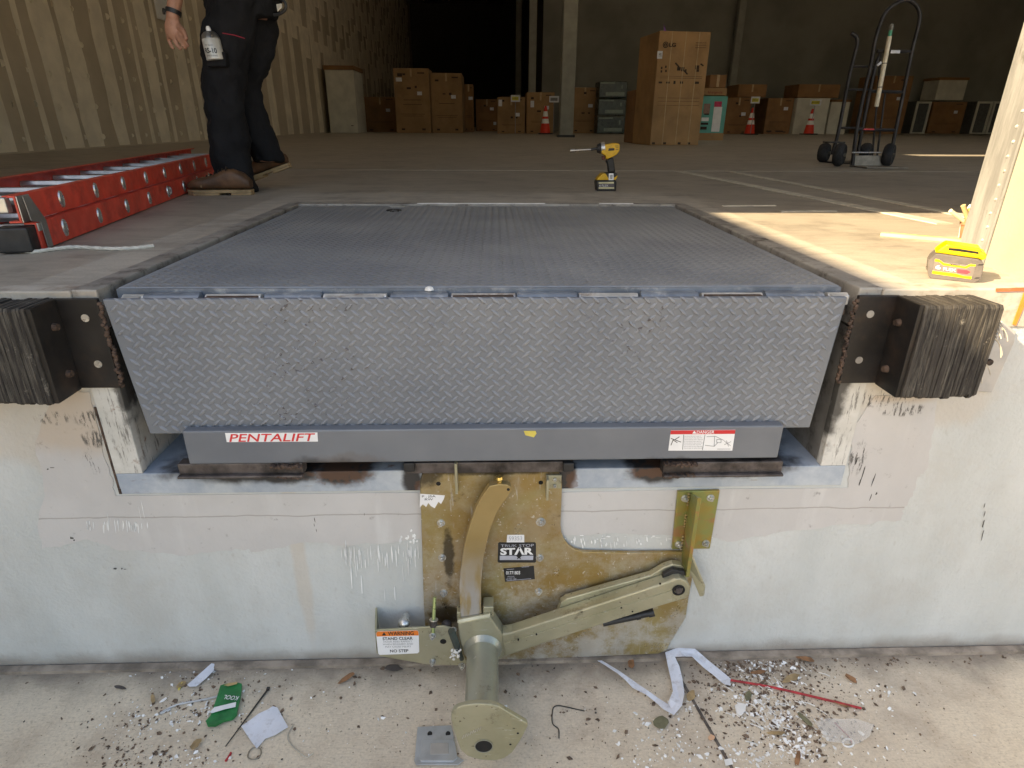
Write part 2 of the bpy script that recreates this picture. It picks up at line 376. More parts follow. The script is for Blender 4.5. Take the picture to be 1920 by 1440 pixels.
M['grey_ink'] = simple('grey_ink', (.25, .25, .26), .5)
M['soft_ink'] = simple('faded_ink', (.45, .46, .52), .5)
M['yellow_tape'] = simple('yellow_tape', (.70, .58, .12), .5)
M['paper'] = simple('dusty_paper', (.72, .74, .80), .7, 0, .08, 20, dirt=(.25, .22, .2), ds=40, da=.5)
M['redpaint'] = simple('orange_red_paint', (.52, .13, .045), .6, 0, .25, 20, dirt=(.4, .35, .3), ds=15, da=.6)
M['orangepaint'] = simple('orange_stripe_paint', (.70, .22, .03), .55, 0, .15, 20)
# drywall
M['drywall'] = simple('drywall_paper', (.52, .44, .33), .85, 0, .12, 1.2, dirt=(.46, .38, .28), ds=.7, da=.6)
M['compound'] = simple('joint_compound', (.80, .72, .58), .85, 0, .10, 3)
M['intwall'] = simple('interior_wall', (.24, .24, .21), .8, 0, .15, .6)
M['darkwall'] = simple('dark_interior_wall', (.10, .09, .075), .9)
M['ceiling'] = simple('roof_deck', (.40, .38, .33), .8)
M['column'] = simple('column_paint', (.30, .30, .265), .6, .1, .1, 4)
t = NT('stucco'); c = t.mix(t.rng(t.noise(5, 5), .3, .7), (.37, .34, .265), (.42, .385, .30))
c = t.mix(t.math('MULTIPLY', t.rng(t.noise(60, 3), .68, .74), .5), c, (.4, .35, .26))
t.bump(t.noise(120, 4), .3, .004); M['stucco'] = t.done(c, .8)
def streaky(name):
    t = NT(name); n_ = t.noise(1, 7, t.scl((30, 30, 3.5)), rough=.72)
    c = t.mix(t.rng(n_, .35, .65), (.23, .23, .225), (.36, .36, .352)); c = t.mix(t.math('MULTIPLY', t.rng(t.noise(16, 7, t.scl((1, 1, .3)), rough=.8), .58, .70), .6), c, (.09, .07, .05))
    t.bump(n_, .2, .003); return t.done(c, .5, .3)
M['nosing'] = simple('nosing_concrete', (.44, .40, .34), .7, .05, .2, 9, dirt=(.17, .09, .05), ds=11, da=.6, bump=.3)
M['jamb'] = streaky('jamb_galvanised')

# ------------------------------------------------------------------ setting: drive, slab, building shell
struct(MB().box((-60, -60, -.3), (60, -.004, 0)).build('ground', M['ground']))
gj = bpy.data.objects['ground']
# sawn joints in the drive (recessed-looking dark sealant strips lie a few mm proud)
M['sealant'] = simple('joint_sealant', (.12, .10, .085), .9, 0, .4, 40, bump=.5)
a, b = G(1300, 1315), G(1372, 1440)
d = (b-a).normalized(); n_ = Vector((-d.y, d.x, 0))*.004
MB().prism([a-d*.12-n_, a-d*.12+n_, b+d*2+n_, b+d*2-n_], (0, 0, .0025)).build('joint_line', M['sealant'], gj)
MB().box((-8, -.028, 0), (8, -.004, .012)).build('wall_base_strip', simple('base_strip', (.30, .25, .20), .9, 0, .35, 14, dirt=(.1, .08, .06), ds=12, da=.7, bump=.5), gj)

wh = thing('warehouse', 'pale painted warehouse dock wall and dim drywall interior around the leveler opening', 'building', (0, 0, 0), world=False)
# dock wall below the slab, with the pit notch
MB().prism([(-14, 0, -.3), (14, 0, -.3), (14, 0, 1.1), (1.0, 0, 1.1), (1.0, 0, .635), (-1.0, 0, .635), (-1.0, 0, 1.1), (-14, 0, 1.1)], (0, .25, 0)).build('dock_wall', M['dockwall'], wh)
dw = [o for o in wh.children if o.name.startswith('dock_wall')][0]
# repair render round the pit
PATCH = [(100, 735), (66, 830), (84, 930), (70, 985), (78, 1030), (120, 1022), (163, 1011), (215, 1030), (272, 1034), (358, 1041), (410, 1033), (467, 1029), (472, 1035),
         (520, 1027), (576, 1017), (661, 1023), (786, 1010), (1056, 1003), (1150, 999), (1262, 1004), (1348, 1010), (1362, 1016), (1450, 1000), (1560, 985), (1640, 981), (1690, 975), (1696, 950),
         (1712, 930), (1720, 895), (1738, 880), (1742, 845), (1752, 795), (1756, 742), (1642, 742), (1600, 800), (1592, 868), (1590, 915), (217, 930), (206, 890), (190, 830), (168, 735)]
def jag(pts, k=2.2, n=3):
    out = []
    for i in range(len(pts)):
        p, q = pts[i], pts[(i+1) % len(pts)]
        for j in range(n):
            f = j/n; out.append((p[0]+(q[0]-p[0])*f+random.uniform(-k, k)*(j > 0), p[1]+(q[1]-p[1])*f+random.uniform(-k, k)*(j > 0)))
    return out
MB().prism(PW(jag(PATCH, 3.0, 5), -.0022), (0, .002, 0)).build('repair_render', M['patch'], wh)
# scuffs, drips
def scuffs(lst, Y=-.0028):
    mb = MB()
    for u0, v0, u1, v1, n, w0, h0, ang in lst:
        for _ in range(n):
            u, v = random.uniform(u0, u1), random.uniform(v0, v1); ww, hh = random.uniform(.3, 1)*w0, random.uniform(.3, 1)*h0
            k = random.randint(5, 8); pts = []
            for i in range(k):
                t_ = 2*math.pi*i/k; r_ = random.uniform(.55, 1.1)
                x_, y_ = ww*math.cos(t_)*r_, hh*math.sin(t_)*r_
                pts.append((u+x_+ang*y_, v+y_))
            mb.prism(PW(pts, Y), (0, .0005, 0))
    return mb
mb = scuffs([(85, 875, 100, 880, 2, 6, 2, 0), (125, 1005, 140, 1018, 4, 4, 2, 0), (1605, 850, 1620, 905, 3, 1.6, 16, -.3), (1632, 895, 1648, 935, 3, 2, 14, -.35),
             (1840, 935, 1856, 1025, 4, 1.4, 12, -.25),
             (210, 1065, 235, 1070, 3, 5, 2, 0), (680, 945, 684, 968, 1, 1.5, 9, 0), (575, 960, 600, 1010, 3, 1, 9, .2)])
tag(mb.build('scuff_marks', simple('scuff', (.07, .065, .06), .8, 0, .4, 30), wh), kind='stuff')
mb = scuffs([(150, 982, 278, 992, 30, 1.6, 14, .1), (640, 1030, 786, 1060, 40, 1.6, 24, .06), (650, 1040, 780, 1130, 12, 1.2, 40, .06), (1070, 1010, 1250, 1025, 30, 2, 9, .1), (745, 995, 790, 1020, 12, 4, 6, 0), (1050, 1003, 1350, 1012, 20, 6, 2, 0), (190, 960, 205, 985, 2, 1, 16, .2), (260, 925, 268, 985, 2, 1, 26, .2)], -.0032)
tag(mb.build('paint_drips', simple('drip_paint', (.80, .81, .80), .6), wh), kind='stuff')
# slab
def slab(name, rects, mat, parent, z=H, th=.1):
    mb = MB()
    for x0, y0, x1, y1 in rects: mb.box((x0, y0, z-th), (x1, y1, z))
    return mb.build(name, mat, parent)
fl = struct(slab('dock_floor', [(-14, .06, -1.13, 50), (1.10, .06, 24, 50), (-1.13, 2.2, 1.10, 50)], M['floor'], None))
slab('concrete_border', [(-1.13, .06, -.985, 2.2), (.985, .06, 1.10, 2.2), (-.985, 1.72, .985, 2.2)], M['border'], fl, H+.001, .09)
ca = slab('curb_angle', [(-.985, .0, -.925, 1.66), (.925, .0, .985, 1.66), (-.985, 1.66, .985, 1.72)], M['curb'], fl, H+.004, .1)
b_ = ca.modifiers.new('bevel', 'BEVEL'); b_.width = .004; b_.segments = 2
# nosing angles along the dock edge
MB().box((-14, -.004, 1.1), (-.985, .06, H+.002)).build('edge_nosing', M['nosing'], fl, bevel=.004)
MB().box((.985, -.004, 1.1), (14, .06, H+.002)).build('edge_nosing', M['nosing'], fl, bevel=.004)
# floor joint and floor tape
lm = simple('floor_tape', (.62, .58, .48), .6, 0, .15, 12, dirt=(.28, .25, .2), ds=14, da=.6)
def strip(a, b, wd, mat, name, z=.004):
    a, b = Vector(a), Vector(b); d = (b-a).normalized(); n = Vector((-d.y, d.x, 0))*wd/2
    return MB().prism([a-n, a+n, b+n, b-n], (0, 0, z)).build(name, mat, fl)
strip((1.585, 3.95, H), (1.87, 1.05, H), .075, lm, 'floor_line'); strip((2.02, 3.95, H), (2.14, .9, H), .06, lm, 'floor_line')
strip((-9, 3.97, H), (9, 3.97, H), .018, simple('joint_filler', (.36, .32, .26), .8), 'floor_joint', .003)
strip((1.15, 1.62, H), (1.42, 1.64, H), .02, lm, 'tape_scrap'); strip((1.35, 1.42, H), (1.62, 1.44, H), .022, lm, 'tape_scrap')
strip((-.35, 1.675, H+.004), (.28, 1.675, H+.004), .012, M['whitepaint'], 'weld_strip', .003)
strip((.55, 1.68, H+.004), (.72, 1.68, H+.004), .014, M['whitepaint'], 'weld_strip', .003)
# pit
MB().box((-1.0, .25, .3), (-.93, 1.66, 1.1)).box((.93, .25, .3), (1.0, 1.66, 1.1)).box((-1.0, 1.66, .3), (1.0, 1.8, 1.1)).build('pit_wall', M['border'], wh)
MB().box((-.93, .0, 1.0), (-.928, .25, 1.1)).build('pit_lining', M['frame'], wh)
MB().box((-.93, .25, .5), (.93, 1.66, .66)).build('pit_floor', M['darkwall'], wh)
pf = thing('pit_frame', 'light blue grey steel sill and scratched white jamb plates framing the leveler pit', 'steel frame', (0, 0, .635), world=True)
MB().box((-1.0, -.006, .635), (1.0, .249, .70)).build('sill', M['sill'], pf, bevel=.003)
for s_ in (-1, 1):
    x0, x1 = sorted((s_*1.0, s_*.928))
    MB().box((x0, -.006, .70), (x1, .02, 1.096)).build('jamb_plate', M['frame'], pf, bevel=.002)
    x0, x1 = sorted((s_*.999, s_*.932))
    MB().box((x0, .02, .70), (x1, .249, 1.096)).build('jamb_return', M['frame'] if s_ < 0 else M['curb'], pf)
MB().box((-1.004, -.0075, .655), (-.9985, -.0062, .90)).build('rust_edge', M['rust'], pf)
MB().box((-1.004, -.0075, .637), (-.997, -.0062, .654)).build('rust_edge', M['rust'], pf)
# weld angles on the sill and the black angle over the restraint
def wbar(u0, u1, v0, v1, wu0, wu1):
    a, b = W(u0, v0, -.03), W(u1, v1, -.03)
    o = MB().box((a.x, -.040, b.z), (b.x, -.006, a.z)).box((a.x, -.055, b.z-.002), (b.x, -.0405, b.z+.006)).build('stop_angle', M['burnt'], pf, bevel=.003)
    a2, b2 = W(wu0, v0, -.03), W(wu1, v1+4, -.03); mb = MB(); n = 22
    for i in range(n):
        x = a2.x+(b2.x-a2.x)*(i+.5)/n
        for zz in (a2.z-.002, b2.z+.006):
            mb.cbox((x, -.045+random.uniform(-.004, .002), zz+random.uniform(-.003, .003)), (.008, .016, random.uniform(.005, .009)), Matrix.Rotation(random.uniform(-.5, .5), 3, 'Y'))
    mb.build('weld_bead', M['rust'], o, bevel=.002)
wbar(335, 572, 867, 886, 512, 572); wbar(1243, 1462, 864, 884, 1243, 1300)
a, b = W(762, 866, -.02), W(1070, 882, -.02)
MB().box((a.x, -.028, b.z), (b.x, -.006, a.z)).build('stop_angle', M['burnt'], pf, bevel=.002)
for u in (768, 1065):
    p = W(u, 872, -.03); MB().cbox((p.x, -.034, p.z), (.028, .02, .026)).build('weld_block', M['black'], pf, bevel=.002)
# exterior wall above the slab
HZ = 3.5
MB().prism([(1.385, 0, H), (3.2, 0, H), (3.2, .42, H), (1.48, .42, H), (1.45, .28, H)], (0, 0, 5)).build('exterior_wall', M['stucco'], wh)
# door openings added further along the wall, out of view, to brighten the hall
ADDED_DOORS = [(3.2, 7.0), (9.0, 12.8), (14.8, 18.6)]
for (x0, x1), xn in zip(ADDED_DOORS, (9.0, 14.8, 24)):
    MB().box((x1, 0, H), (xn, .42, H+5)).build('exterior_wall', M['stucco'], wh)
    MB().box((x0, 0, 5.4), (x1, .42, H+5)).build('door_header', M['stucco'], wh)
MB().box((-14, 0, H), (-2.8, .42, H+5)).build('exterior_wall', M['stucco'], wh)
MB().prism([(-2.8, 0, HZ), (1.385, 0, HZ), (1.48, .42, HZ), (-2.8, .42, HZ)], (0, 0, H+5-HZ)).build('door_header', M['stucco'], wh)
# added unseen block left of the door, sized to shade most of the dock
wz = 5.0; wx = 1.03-1.33*(wz-H)
MB().box((-14, -5.4, -.3), (wx, -.001, wz)).build('added_shade_block', M['stucco'], wh)
# interior shell
XL = -5.6
MB().box((XL-.2, .42, H), (XL, 48, 9)).build('drywall_wall', M['drywall'], wh)
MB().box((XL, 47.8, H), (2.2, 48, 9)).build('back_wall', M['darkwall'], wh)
MB().box((2.2, 28, H), (24, 28.2, 9)).build('partition_wall', M['intwall'], wh)
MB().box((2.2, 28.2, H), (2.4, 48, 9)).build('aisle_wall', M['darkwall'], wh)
MB().box((23.8, .42, H), (24, 28, 9)).build('end_wall', M['intwall'], wh)
# roof: deck strips with unseen skylight bands added to brighten the hall, and one hatch added to throw the sun sliver by the hand trucks
rf = MB().box((-14, 0, 6.2), (24, .42, 9)).build('roof_upstand', M['ceiling'], wh)
t = NT('added_skylight_sheet'); tr = t.n('BsdfTranslucent'); tr.inputs[0].default_value = (.36, .355, .34, 1)
t.t.links.new(tr.outputs[0], t.t.nodes['Material Output'].inputs[0]); M['added_skylight'] = t.m
def deck(x0, y0, x1, y1): MB().box((x0, y0, 9), (x1, y1, 9.15)).build('roof_deck', M['ceiling'], wh)
ys = [0, 1.95, 2.45, 6, 8.2, 12, 14.2, 18, 20.2, 48]
for i in range(len(ys)-1):
    y0, y1 = ys[i], ys[i+1]
    if i == 1: deck(XL-.2, y0, -5.05, y1); deck(-2.6, y0, 24, y1)
    elif i in (3, 5, 7):
        deck(XL-.2, y0, -3, y1); deck(14, y0, 24, y1); MB().box((-3, y0, 9.05), (14, y1, 9.06)).build('added_skylight_panel', M['added_skylight'], wh)
    else: deck(XL-.2, y0, 24, y1)
dwl = [o for o in wh.children if o.name.startswith('drywall_wall')][0]
# joint compound on the drywall: near seams, from the photograph
def seam(Y, wd, z0, z1, i=[0]):
    i[0] += 1; n = max(3, int((z1-z0)/.35)); k = min(.03, wd*.16)
    l = [(XL, Y-wd/2+random.uniform(-k, k), z0+(z1-z0)*j/n) for j in range(n+1)]; r = [(XL, Y+wd/2+random.uniform(-k, k), z0+(z1-z0)*j/n) for j in range(n, -1, -1)]
    return MB().prism(l+r, (.003+.00008*i[0], 0, 0)).build('joint_compound', M['compound'], dwl)
mb = MB()
yy = 6.2
while yy < 12:
    zz = H+.15
    while zz < 7:
        mb.cyl((XL+.0005, yy+random.uniform(-.02, .02), zz), (XL+.0025, yy, zz), random.uniform(.022, .045), seg=8); zz += .4+random.uniform(-.03, .03)
    yy += .405
tag(mb.build('fastener_spots', M['compound'], dwl), kind='stuff')
Ys = []
for u, wpx in ((18, 34), (60, 9), (98, 9), (140, 36), (182, 30), (234, 22), (263, 8), (290, 6), (312, 18), (332, 6), (366, 20), (388, 8), (522, 7), (548, 7), (566, 7), (586, 6), (603, 6)):
    v = 289-u*.064
    y0, y1 = WX(u-wpx/2, v, XL).y, WX(u+wpx/2, v, XL).y
    seam((y0+y1)/2, y1-y0, H+.02, 8.9)
y = 12.2
while y < 46:
    seam(y, .22, H+.02, 8.9)
    if y > 14:
        zz = H+random.uniform(1.5, 2.6)
        while zz < 8.6:
            hh = random.uniform(.7, 1.3)
            seam(y+.40, .58, zz, zz+hh) ; seam(y+.90, .44, zz+random.uniform(.3, .7), zz+hh+random.uniform(.3, .6))
            zz += hh+random.uniform(.5, 1.0)
    else: seam(y+.62, .10, H+.02, 8.9)
    y += 1.22
# switch plate on the drywall
p = WX(302, 18, XL)
MB().box((XL+.004, p.y-.22, p.z-.16), (XL+.03, p.y+.22, p.z+.20)).build('notice_plate', M['white_label'], dwl, bevel=.004)
# steel door jamb
j0 = G(1795, 482, H)
jp = thing('door_jamb', 'scuffed galvanised steel door jamb standing in front of the sunlit stucco reveal', 'door jamb', (1.45, .36, H))
MB().box((1.440, .275, H), (1.448, .385, HZ)).box((1.4485, .275, H), (1.50, .283, HZ)).build('channel', M['jamb'], jp, bevel=.003)
mb = MB()
for i in range(60):
    zz = H+.03+i*.038; mb.cyl((1.4395, .295+.004*(i % 2), zz), (1.4365, .295+.004*(i % 2), zz), .0045, .003, 7)
mb.build('weld_bead', M['hinge_worn'], jp)
# columns
for u, Y, wd, lab in ((1066, 16.4, .36, 'widest grey steel column rising behind the impact driver'), (1000, 27, .30, 'thin grey column, middle of the three dim columns'), (973, 34, .28, 'thinnest grey column, leftmost of the three dim columns'), (1393, 27.5, .28, 'faint grey column against the dark wall right of the tall carton')):
    x = W(u, 0, Y).x if Y != 16.4 else W(1061, 240, Y).x
    e = thing('steel_column', lab, 'column', (x, Y, H), 'warehouse columns')
    MB().box((x-wd/2, Y-wd/2, H), (x+wd/2, Y+wd/2, 9)).build('shaft', M['column'], e, bevel=.02)
    MB().box((x-wd*.62, Y-wd*.62, H), (x+wd*.62, Y+wd*.62, H+.06)).build('base_plate', M['black'], e)

# ------------------------------------------------------------------ dock leveler
lv = thing('dock_leveler', 'grey diamond plate dock leveler with its lip hanging down', 'dock leveler', (0, .8, .70))
YL = -.014
LTL, LTR, LBR, LBL = W(191, 560, YL), W(1592, 548, YL), W(1518, 803, YL), W(281, 813, YL)
zt, zb = 1.184, (LBL.z+LBR.z)/2
lip = MB().prism([(LTL.x, YL, zt), (LTR.x, YL, zt), (LBR.x, YL, zb), (LBL.x, YL, zb)], (0, .016, 0)).build('lip_plate', M['lip'], lv, bevel=.003)
def lug_mb(mb, c, ex, ez, en, ang, L=.030, wd=.0085, h=.0040):
    """one raised tread bar: a low six-sided mound"""
    a = ex*math.cos(ang)+ez*math.sin(ang); b = ez*math.cos(ang)-ex*math.sin(ang)
    base = [c+a*L/2, c+a*L*.22+b*wd/2, c-a*L*.22+b*wd/2, c-a*L/2, c-a*L*.22-b*wd/2, c+a*L*.22-b*wd/2]
    top = [c+(p-c)*.42+en*h for p in base]
    mb.add(base+top, [(6, 7, 8, 9, 10, 11)]+[(i, (i+1) % 6, (i+1) % 6+6, i+6) for i in range(6)])
PIT = .0308
mb = MB(); ex, ez, en = Vector((1, 0, 0)), Vector((0, 0, 1)), Vector((0, -1, 0))
nz = int((zt-zb)/PIT*2)
for r in range(nz+1):
    z = zt-.006-r*PIT/2
    if z < zb+.006: break
    f = (zt-z)/(zt-zb); xa = LTL.x+(LBL.x-LTL.x)*f+.014; xb = LTR.x+(LBR.x-LTR.x)*f-.014
    x = -.93+(PIT/2 if r % 2 else 0)
    while x < xb:
        if x > xa: lug_mb(mb, Vector((x, YL-.0002, z)), ex, ez, en, R(40) if r % 2 else R(-40))
        x += PIT
tag(mb.build('tread_lugs', M['lug'], lip, smooth=False), kind='stuff')
# deck
YD0, YD1, ZD = .055, 1.645, 1.196
dk = MB().box((-.905, YD0, ZD-.012), (.905, YD1, ZD)).build('deck_plate', M['deck'], lv, bevel=.002)
mb = MB(); ez2, en2 = Vector((0, 1, 0)), Vector((0, 0, 1)); r = 0; y = YD0+.012
while y < YD1-.02:
    x = -.90+(PIT/2 if r % 2 else 0)
    while x < .895:
        if x > -.89: lug_mb(mb, Vector((x, y, ZD+.0002)), ex, ez2, en2, R(40) if r % 2 else R(-40), h=.0022)
        x += PIT
    y += PIT/2; r += 1
tag(mb.build('tread_lugs', M['deck_lug'], dk), kind='stuff')
MB().ring((-.435, 1.47, ZD), (0, 0, 1), .035, .024, .004, 24).build('lifting_ring_recess', M['hole'], dk)
MB().box((-.47, 1.585, ZD), (-.40, 1.60, ZD+.006)).build('latch_plate', M['curb'], dk)
# deck front channel and hinge knuckles
MB().box((-.905, .045, 1.09), (.905, .0545, ZD-.002)).build('front_channel', M['hinge_blue'], lv)
MB().box((-.90, .0, 1.135), (.90, .044, 1.15)).build('hinge_plate', M['rust'], lv)
edges = [(228, 268), (268, 372), (384, 488), (496, 602), (606, 724), (732, 840), (846, 966), (970, 1082), (1086, 1196), (1202, 1310), (1316, 1430), (1436, 1545), (1552, 1590)]
for i, (u0, u1) in enumerate(edges):
    x0, x1 = W(u0, 545, .02).x, W(u1, 545, .02).x
    blue = i % 2 == 1
    o = MB().cyl((x0, .024, 1.172), (x1, .024, 1.172), .0155 if blue else .0145, seg=16).build('hinge_knuckle', M['hinge_blue'] if blue else M['hinge_worn'], lv, smooth=True)
    if blue: MB().box((x0+.004, .026, 1.168), (x1-.004, .0449, 1.188)).build('hinge_leaf', M['hinge_blue'], o)
    else: MB().box((x0+.004, .001, 1.160), (x1-.004, .022, 1.1845)).build('hinge_leaf', M['rust'] if i % 4 else M['hinge_worn'], o, bevel=.002)
# lip keeper beam
YB = -.045
a, b = W(340, 807, YB), W(1470, 800, YB); zb0, zb1 = W(900, 865, YB).z, (a.z+b.z)/2
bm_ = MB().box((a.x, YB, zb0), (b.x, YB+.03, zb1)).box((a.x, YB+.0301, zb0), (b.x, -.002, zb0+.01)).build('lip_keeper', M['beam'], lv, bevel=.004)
def sticker(name, px, Y, mat, parent, th=.0006):
    return MB().prism(PW(px, Y), (0, th, 0)).build(name, mat, parent)
def rect(u0, v0, u1, v1, Y):
    p, q = W(u0, v0, Y), W(u1, v1, Y); return p.x, q.x, q.z, p.z
def lettering(body, u0, v0, u1, v1, Y, mat, parent, name='lettering', **kw):
    x0, x1, z0, z1 = rect(u0, v0, u1, v1, Y); return text_mb(body, x0, x1, z0, z1, Y, **kw).build(name, mat, parent)
st = sticker('brand_sticker', [(422, 812), (595, 811), (596, 828), (425, 829)], YB-.0008, M['white_label'], bm_)
lettering('PENTALIFT', 427, 814, 593, 827, YB-.0012, M['red_ink'], st, shear=.25, bold=.012)
sticker('yellow_tape', [(982, 808), (1004, 808), (1006, 813), (1001, 820), (985, 816)], YB-.0008, M['yellow_tape'], bm_)
st = sticker('danger_sticker', [(1258, 807), (1379, 806), (1373, 845), (1253, 845)], YB-.0008, M['white_label'], bm_)
sticker('red_band', [(1258, 807.3), (1379, 806.3), (1378, 813.5), (1257, 814.5)], YB-.0011, M['red_ink'], st, .0003)
lettering('DANGER', 1307, 807.5, 1339, 813, YB-.0015, M['white_label'], st, bold=.01)
sticker('warning_triangle', [(1302, 807.5), (1306, 813), (1298, 813)], YB-.0015, M['white_label'], st, .0003)
for i in range(8):
    lettering('Do not enter pit unless supported', 1283, 817+i*3.2, 1314+(i*7 % 5), 819+i*3.2, YB-.0012, M['grey_ink'], st, 'fine_print')
def lines(segs, Y, mat, parent, name, wd=.0011):
    mb = MB()
    for u0, v0, u1, v1 in segs:
        p, q = W(u0, v0, Y), W(u1, v1, Y); d = (q-p).normalized(); n = Vector((-d.z, 0, d.x))*wd/2
        mb.prism([p-n, p+n, q+n, q-n], (0, .0003, 0))
    return mb.build(name, mat, parent)
lines([(1282, 815, 1280, 843), (1322, 815, 1317, 844)], YB-.0013, M['blackprint'], st, 'divider')
lines([(1258, 822, 1277, 829), (1258, 835, 1262, 825), (1262, 825, 1270, 830), (1266, 824, 1274, 819)], YB-.0013, M['blackprint'], st, 'pictogram', .0018)
lines([(1340, 818, 1339, 837), (1325, 819, 1341, 818), (1322, 835, 1339, 837), (1344, 824, 1352, 824), (1344, 830, 1352, 830), (1344, 824, 1344, 830), (1352, 824, 1352, 830), (1341, 818, 1358, 826), (1339, 837, 1346, 830), (1358, 827, 1370, 836), (1358, 834, 1371, 828), (1362, 826, 1366, 837)], YB-.0013, M['grey_ink'], st, 'pictogram', .0013)
lines([(1345, 842, 1370, 842)], YB-.0013, M['grey_ink'], st, 'fine_print', .0012)
# small things caught on the hinge
p = G(805, 546, 1.188)
MB().lathe([(.004, 0), (.012, .003), (.010, .009), (.004, .012)], p, seg=7).build('plaster_crumb', M['whitepaint'])
tag(bpy.data.objects['plaster_crumb'], 'small off-white plaster crumb lodged on the leveler hinge', 'debris crumb')

# ------------------------------------------------------------------ laminated rubber bumpers
def bumper(sgn, label, xo, ztop, zbot, Yf, wall_plate):
    e = thing('dock_bumper', label, 'dock bumper', (sgn*1.1, -.05, zbot), 'laminated dock bumpers')
    xi = 1.012
    # steel angle: wall plate plus flange
    xs = sorted((sgn*.918, sgn*(xi+.012)))
    br = MB().box((xs[0], -.018, zbot), (xs[1], -.0062, ztop-.004)).build('wall_plate', M['blacksteel'], e, bevel=.002)
    xs = sorted((sgn*xi, sgn*(xi+.012)))
    MB().box((xs[0], Yf+.006, zbot-.002), (xs[1], -.0185, ztop-.003)).build('end_flange', M['blacksteel'], e, bevel=.002)
    for z in (zbot+.065, ztop-.05):
        p = (sgn*.955, -.0185, z); MB().cyl(p, (p[0], -.0200, z), .0095, seg=18).build('bolt_hole', M['zinc'] if sgn < 0 else M['curb'], br)
        q = (sgn*(xi-.0005), Yf*.45, z-.012); MB().cyl(q, (q[0]-sgn*.010, q[1], z-.012), .010, .008, 12).build('rod_end', M['rust'], e, smooth=True)
    mb = MB()
    for i in range(34):
        f = i/33; mb.cbox((sgn*(.914+random.uniform(-.003, .004)), -.014+random.uniform(-.004, .004), zbot+.004+(ztop-zbot-.02)*f), (.009, .010, .009), Matrix.Rotation(random.uniform(-.6, .6), 3, 'Y'))
    mb.build('weld_bead', M['rust'], br, bevel=.003)
    # rubber layers
    x = xi+.0125; k = 0
    while x < xo:
        th = random.uniform(.0075, .0105)
        y0 = Yf+random.uniform(-.0009, .0009); z0 = zbot+random.uniform(-.007, .0); z1 = ztop+random.uniform(-.005, .0)
        c = random.uniform(.004, .009); xa, xb = sorted((sgn*x, sgn*(x+th)))
        lean = .010*sgn*0
        pts = [(y0+c, z1), (y0+.002, z1-c), (y0+random.uniform(-.002, .002), (z0+z1)/2), (y0, z0+c), (y0+c, z0), (-.008, z0+.004), (-.008, z1-.002)]
        MB().prism([(xa, y, z) for y, z in pts], (xb-xa, 0, 0)).build('rubber_layer', M['rubber'], e, bevel=.0010)
        x += th+random.uniform(.0002, .0008); k += 1
    return e, x
eL, xl = bumper(-1, 'black laminated rubber dock bumper in full shade beside the brand sticker end', 1.30, 1.190, .957, -.112, 0)
eR, xr = bumper(1, 'black laminated rubber dock bumper, half sunlit with frayed cords, below the yellow battery', 1.205, 1.192, .955, -.112, 0)
# outer angle of the right bumper
MB().prism(PW([(1879, 602), (1905, 622), (1903, 640), (1860, 736), (1828, 734), (1850, 680)], -.008), (0, .006, 0)).build('outer_flange', simple('grey_angle', (.42, .42, .42), .5, .3, .15, 12, dirt=(.3, .27, .24), ds=12, da=.5), eR, bevel=.002)
p = W(1857, 680, -.014); MB().cyl(p, p+Vector((0, .006, 0)), .0085, seg=14).build('bolt_hole', M['rust'], eR)
for i in range(13):
    z = random.uniform(1.0, 1.17); y = random.uniform(-.105, -.05); L = random.uniform(.03, .085)
    p0 = Vector((xr-.006, y, z)); pts = [p0]
    d = Vector((1, random.uniform(-.7, .3), random.uniform(-.3, .8))).normalized(); cr = Vector((random.uniform(-.4, .2), random.uniform(-.3, .1), -1.0))
    for j in range(7): d = (d+cr*.32).normalized(); pts.append(pts[-1]+d*L/7)
    MB().tube(pts, random.uniform(.0008, .0018), 6).build('frayed_cord', M['cord'], eR, smooth=True)

# painted edge on the dock face beyond the right bumper
MB().prism(PW([(1868, 541), (1960, 538), (1960, 545), (1868, 547)], -.0065), (0, .002, 0)).build('red_edge_line', M['redpaint'], wh)
MB().prism(PW([(1921, 548), (1932, 548), (1905, 611), (1899, 608)], -.0065), (0, .002, 0)).build('orange_stripe', M['orangepaint'], wh)

# ------------------------------------------------------------------ vehicle restraint
rs = thing('vehicle_restraint', 'gold zinc plated truck restraint with curved bar, long arm and hook bolted under the leveler', 'truck restraint', (0, -.05, 0))
YP = -.018
PL = [(789, 950), (787, 905), (791, 890), (799, 882), (812, 877), (1022, 874), (1038, 877), (1048, 886), (1054, 902), (1053, 940), (1051, 985), (1053, 1000), (1058, 1012), (1066, 1023), (1078, 1031), (1094, 1035), (1180, 1037), (1282, 1036),
      (1300, 1075), (1292, 1118), (1286, 1158), (1249, 1220), (1234, 1226), (1100, 1232), (980, 1236), (803, 1238), (795, 1150)]
bp = MB().prism(PW(PL, YP), (0, .012, 0)).build('back_plate', M['gold'], rs, bevel=.002)
def bolt(u, v, Y, r, parent, mat=None, washer=True, h=.008):
    p = W(u, v, Y); a = Vector((0, -1, 0)); mb = MB()
    if washer: mb.cyl(p, p+a*.0025, r*1.35, seg=20)
    b_ = MB().cyl(p+a*.0025, p+a*(.0025+h), r, r*.92, 6)
    mb.add(b_.v, b_.f); mb.cyl(p+a*(.0025+h), p+a*(h+.008), r*.5, r*.45, 10)
    return mb.build('bolt', mat or M['zinc'], parent, smooth=True)
for u, v, r in ((827, 980, .0085), (829, 1045, .0085), (832, 1111, .0085), (1014, 978, .0105), (1012, 1045, .0085), (1010, 1108, .0085)): bolt(u, v, YP, r, bp)
for u, v in ((822, 907), (1014, 905)):
    p = W(u, v, YP-.0008); MB().cyl(p, p+Vector((0, .0005, 0)), .0065, seg=14).build('bolt_hole', M['hole'], bp)
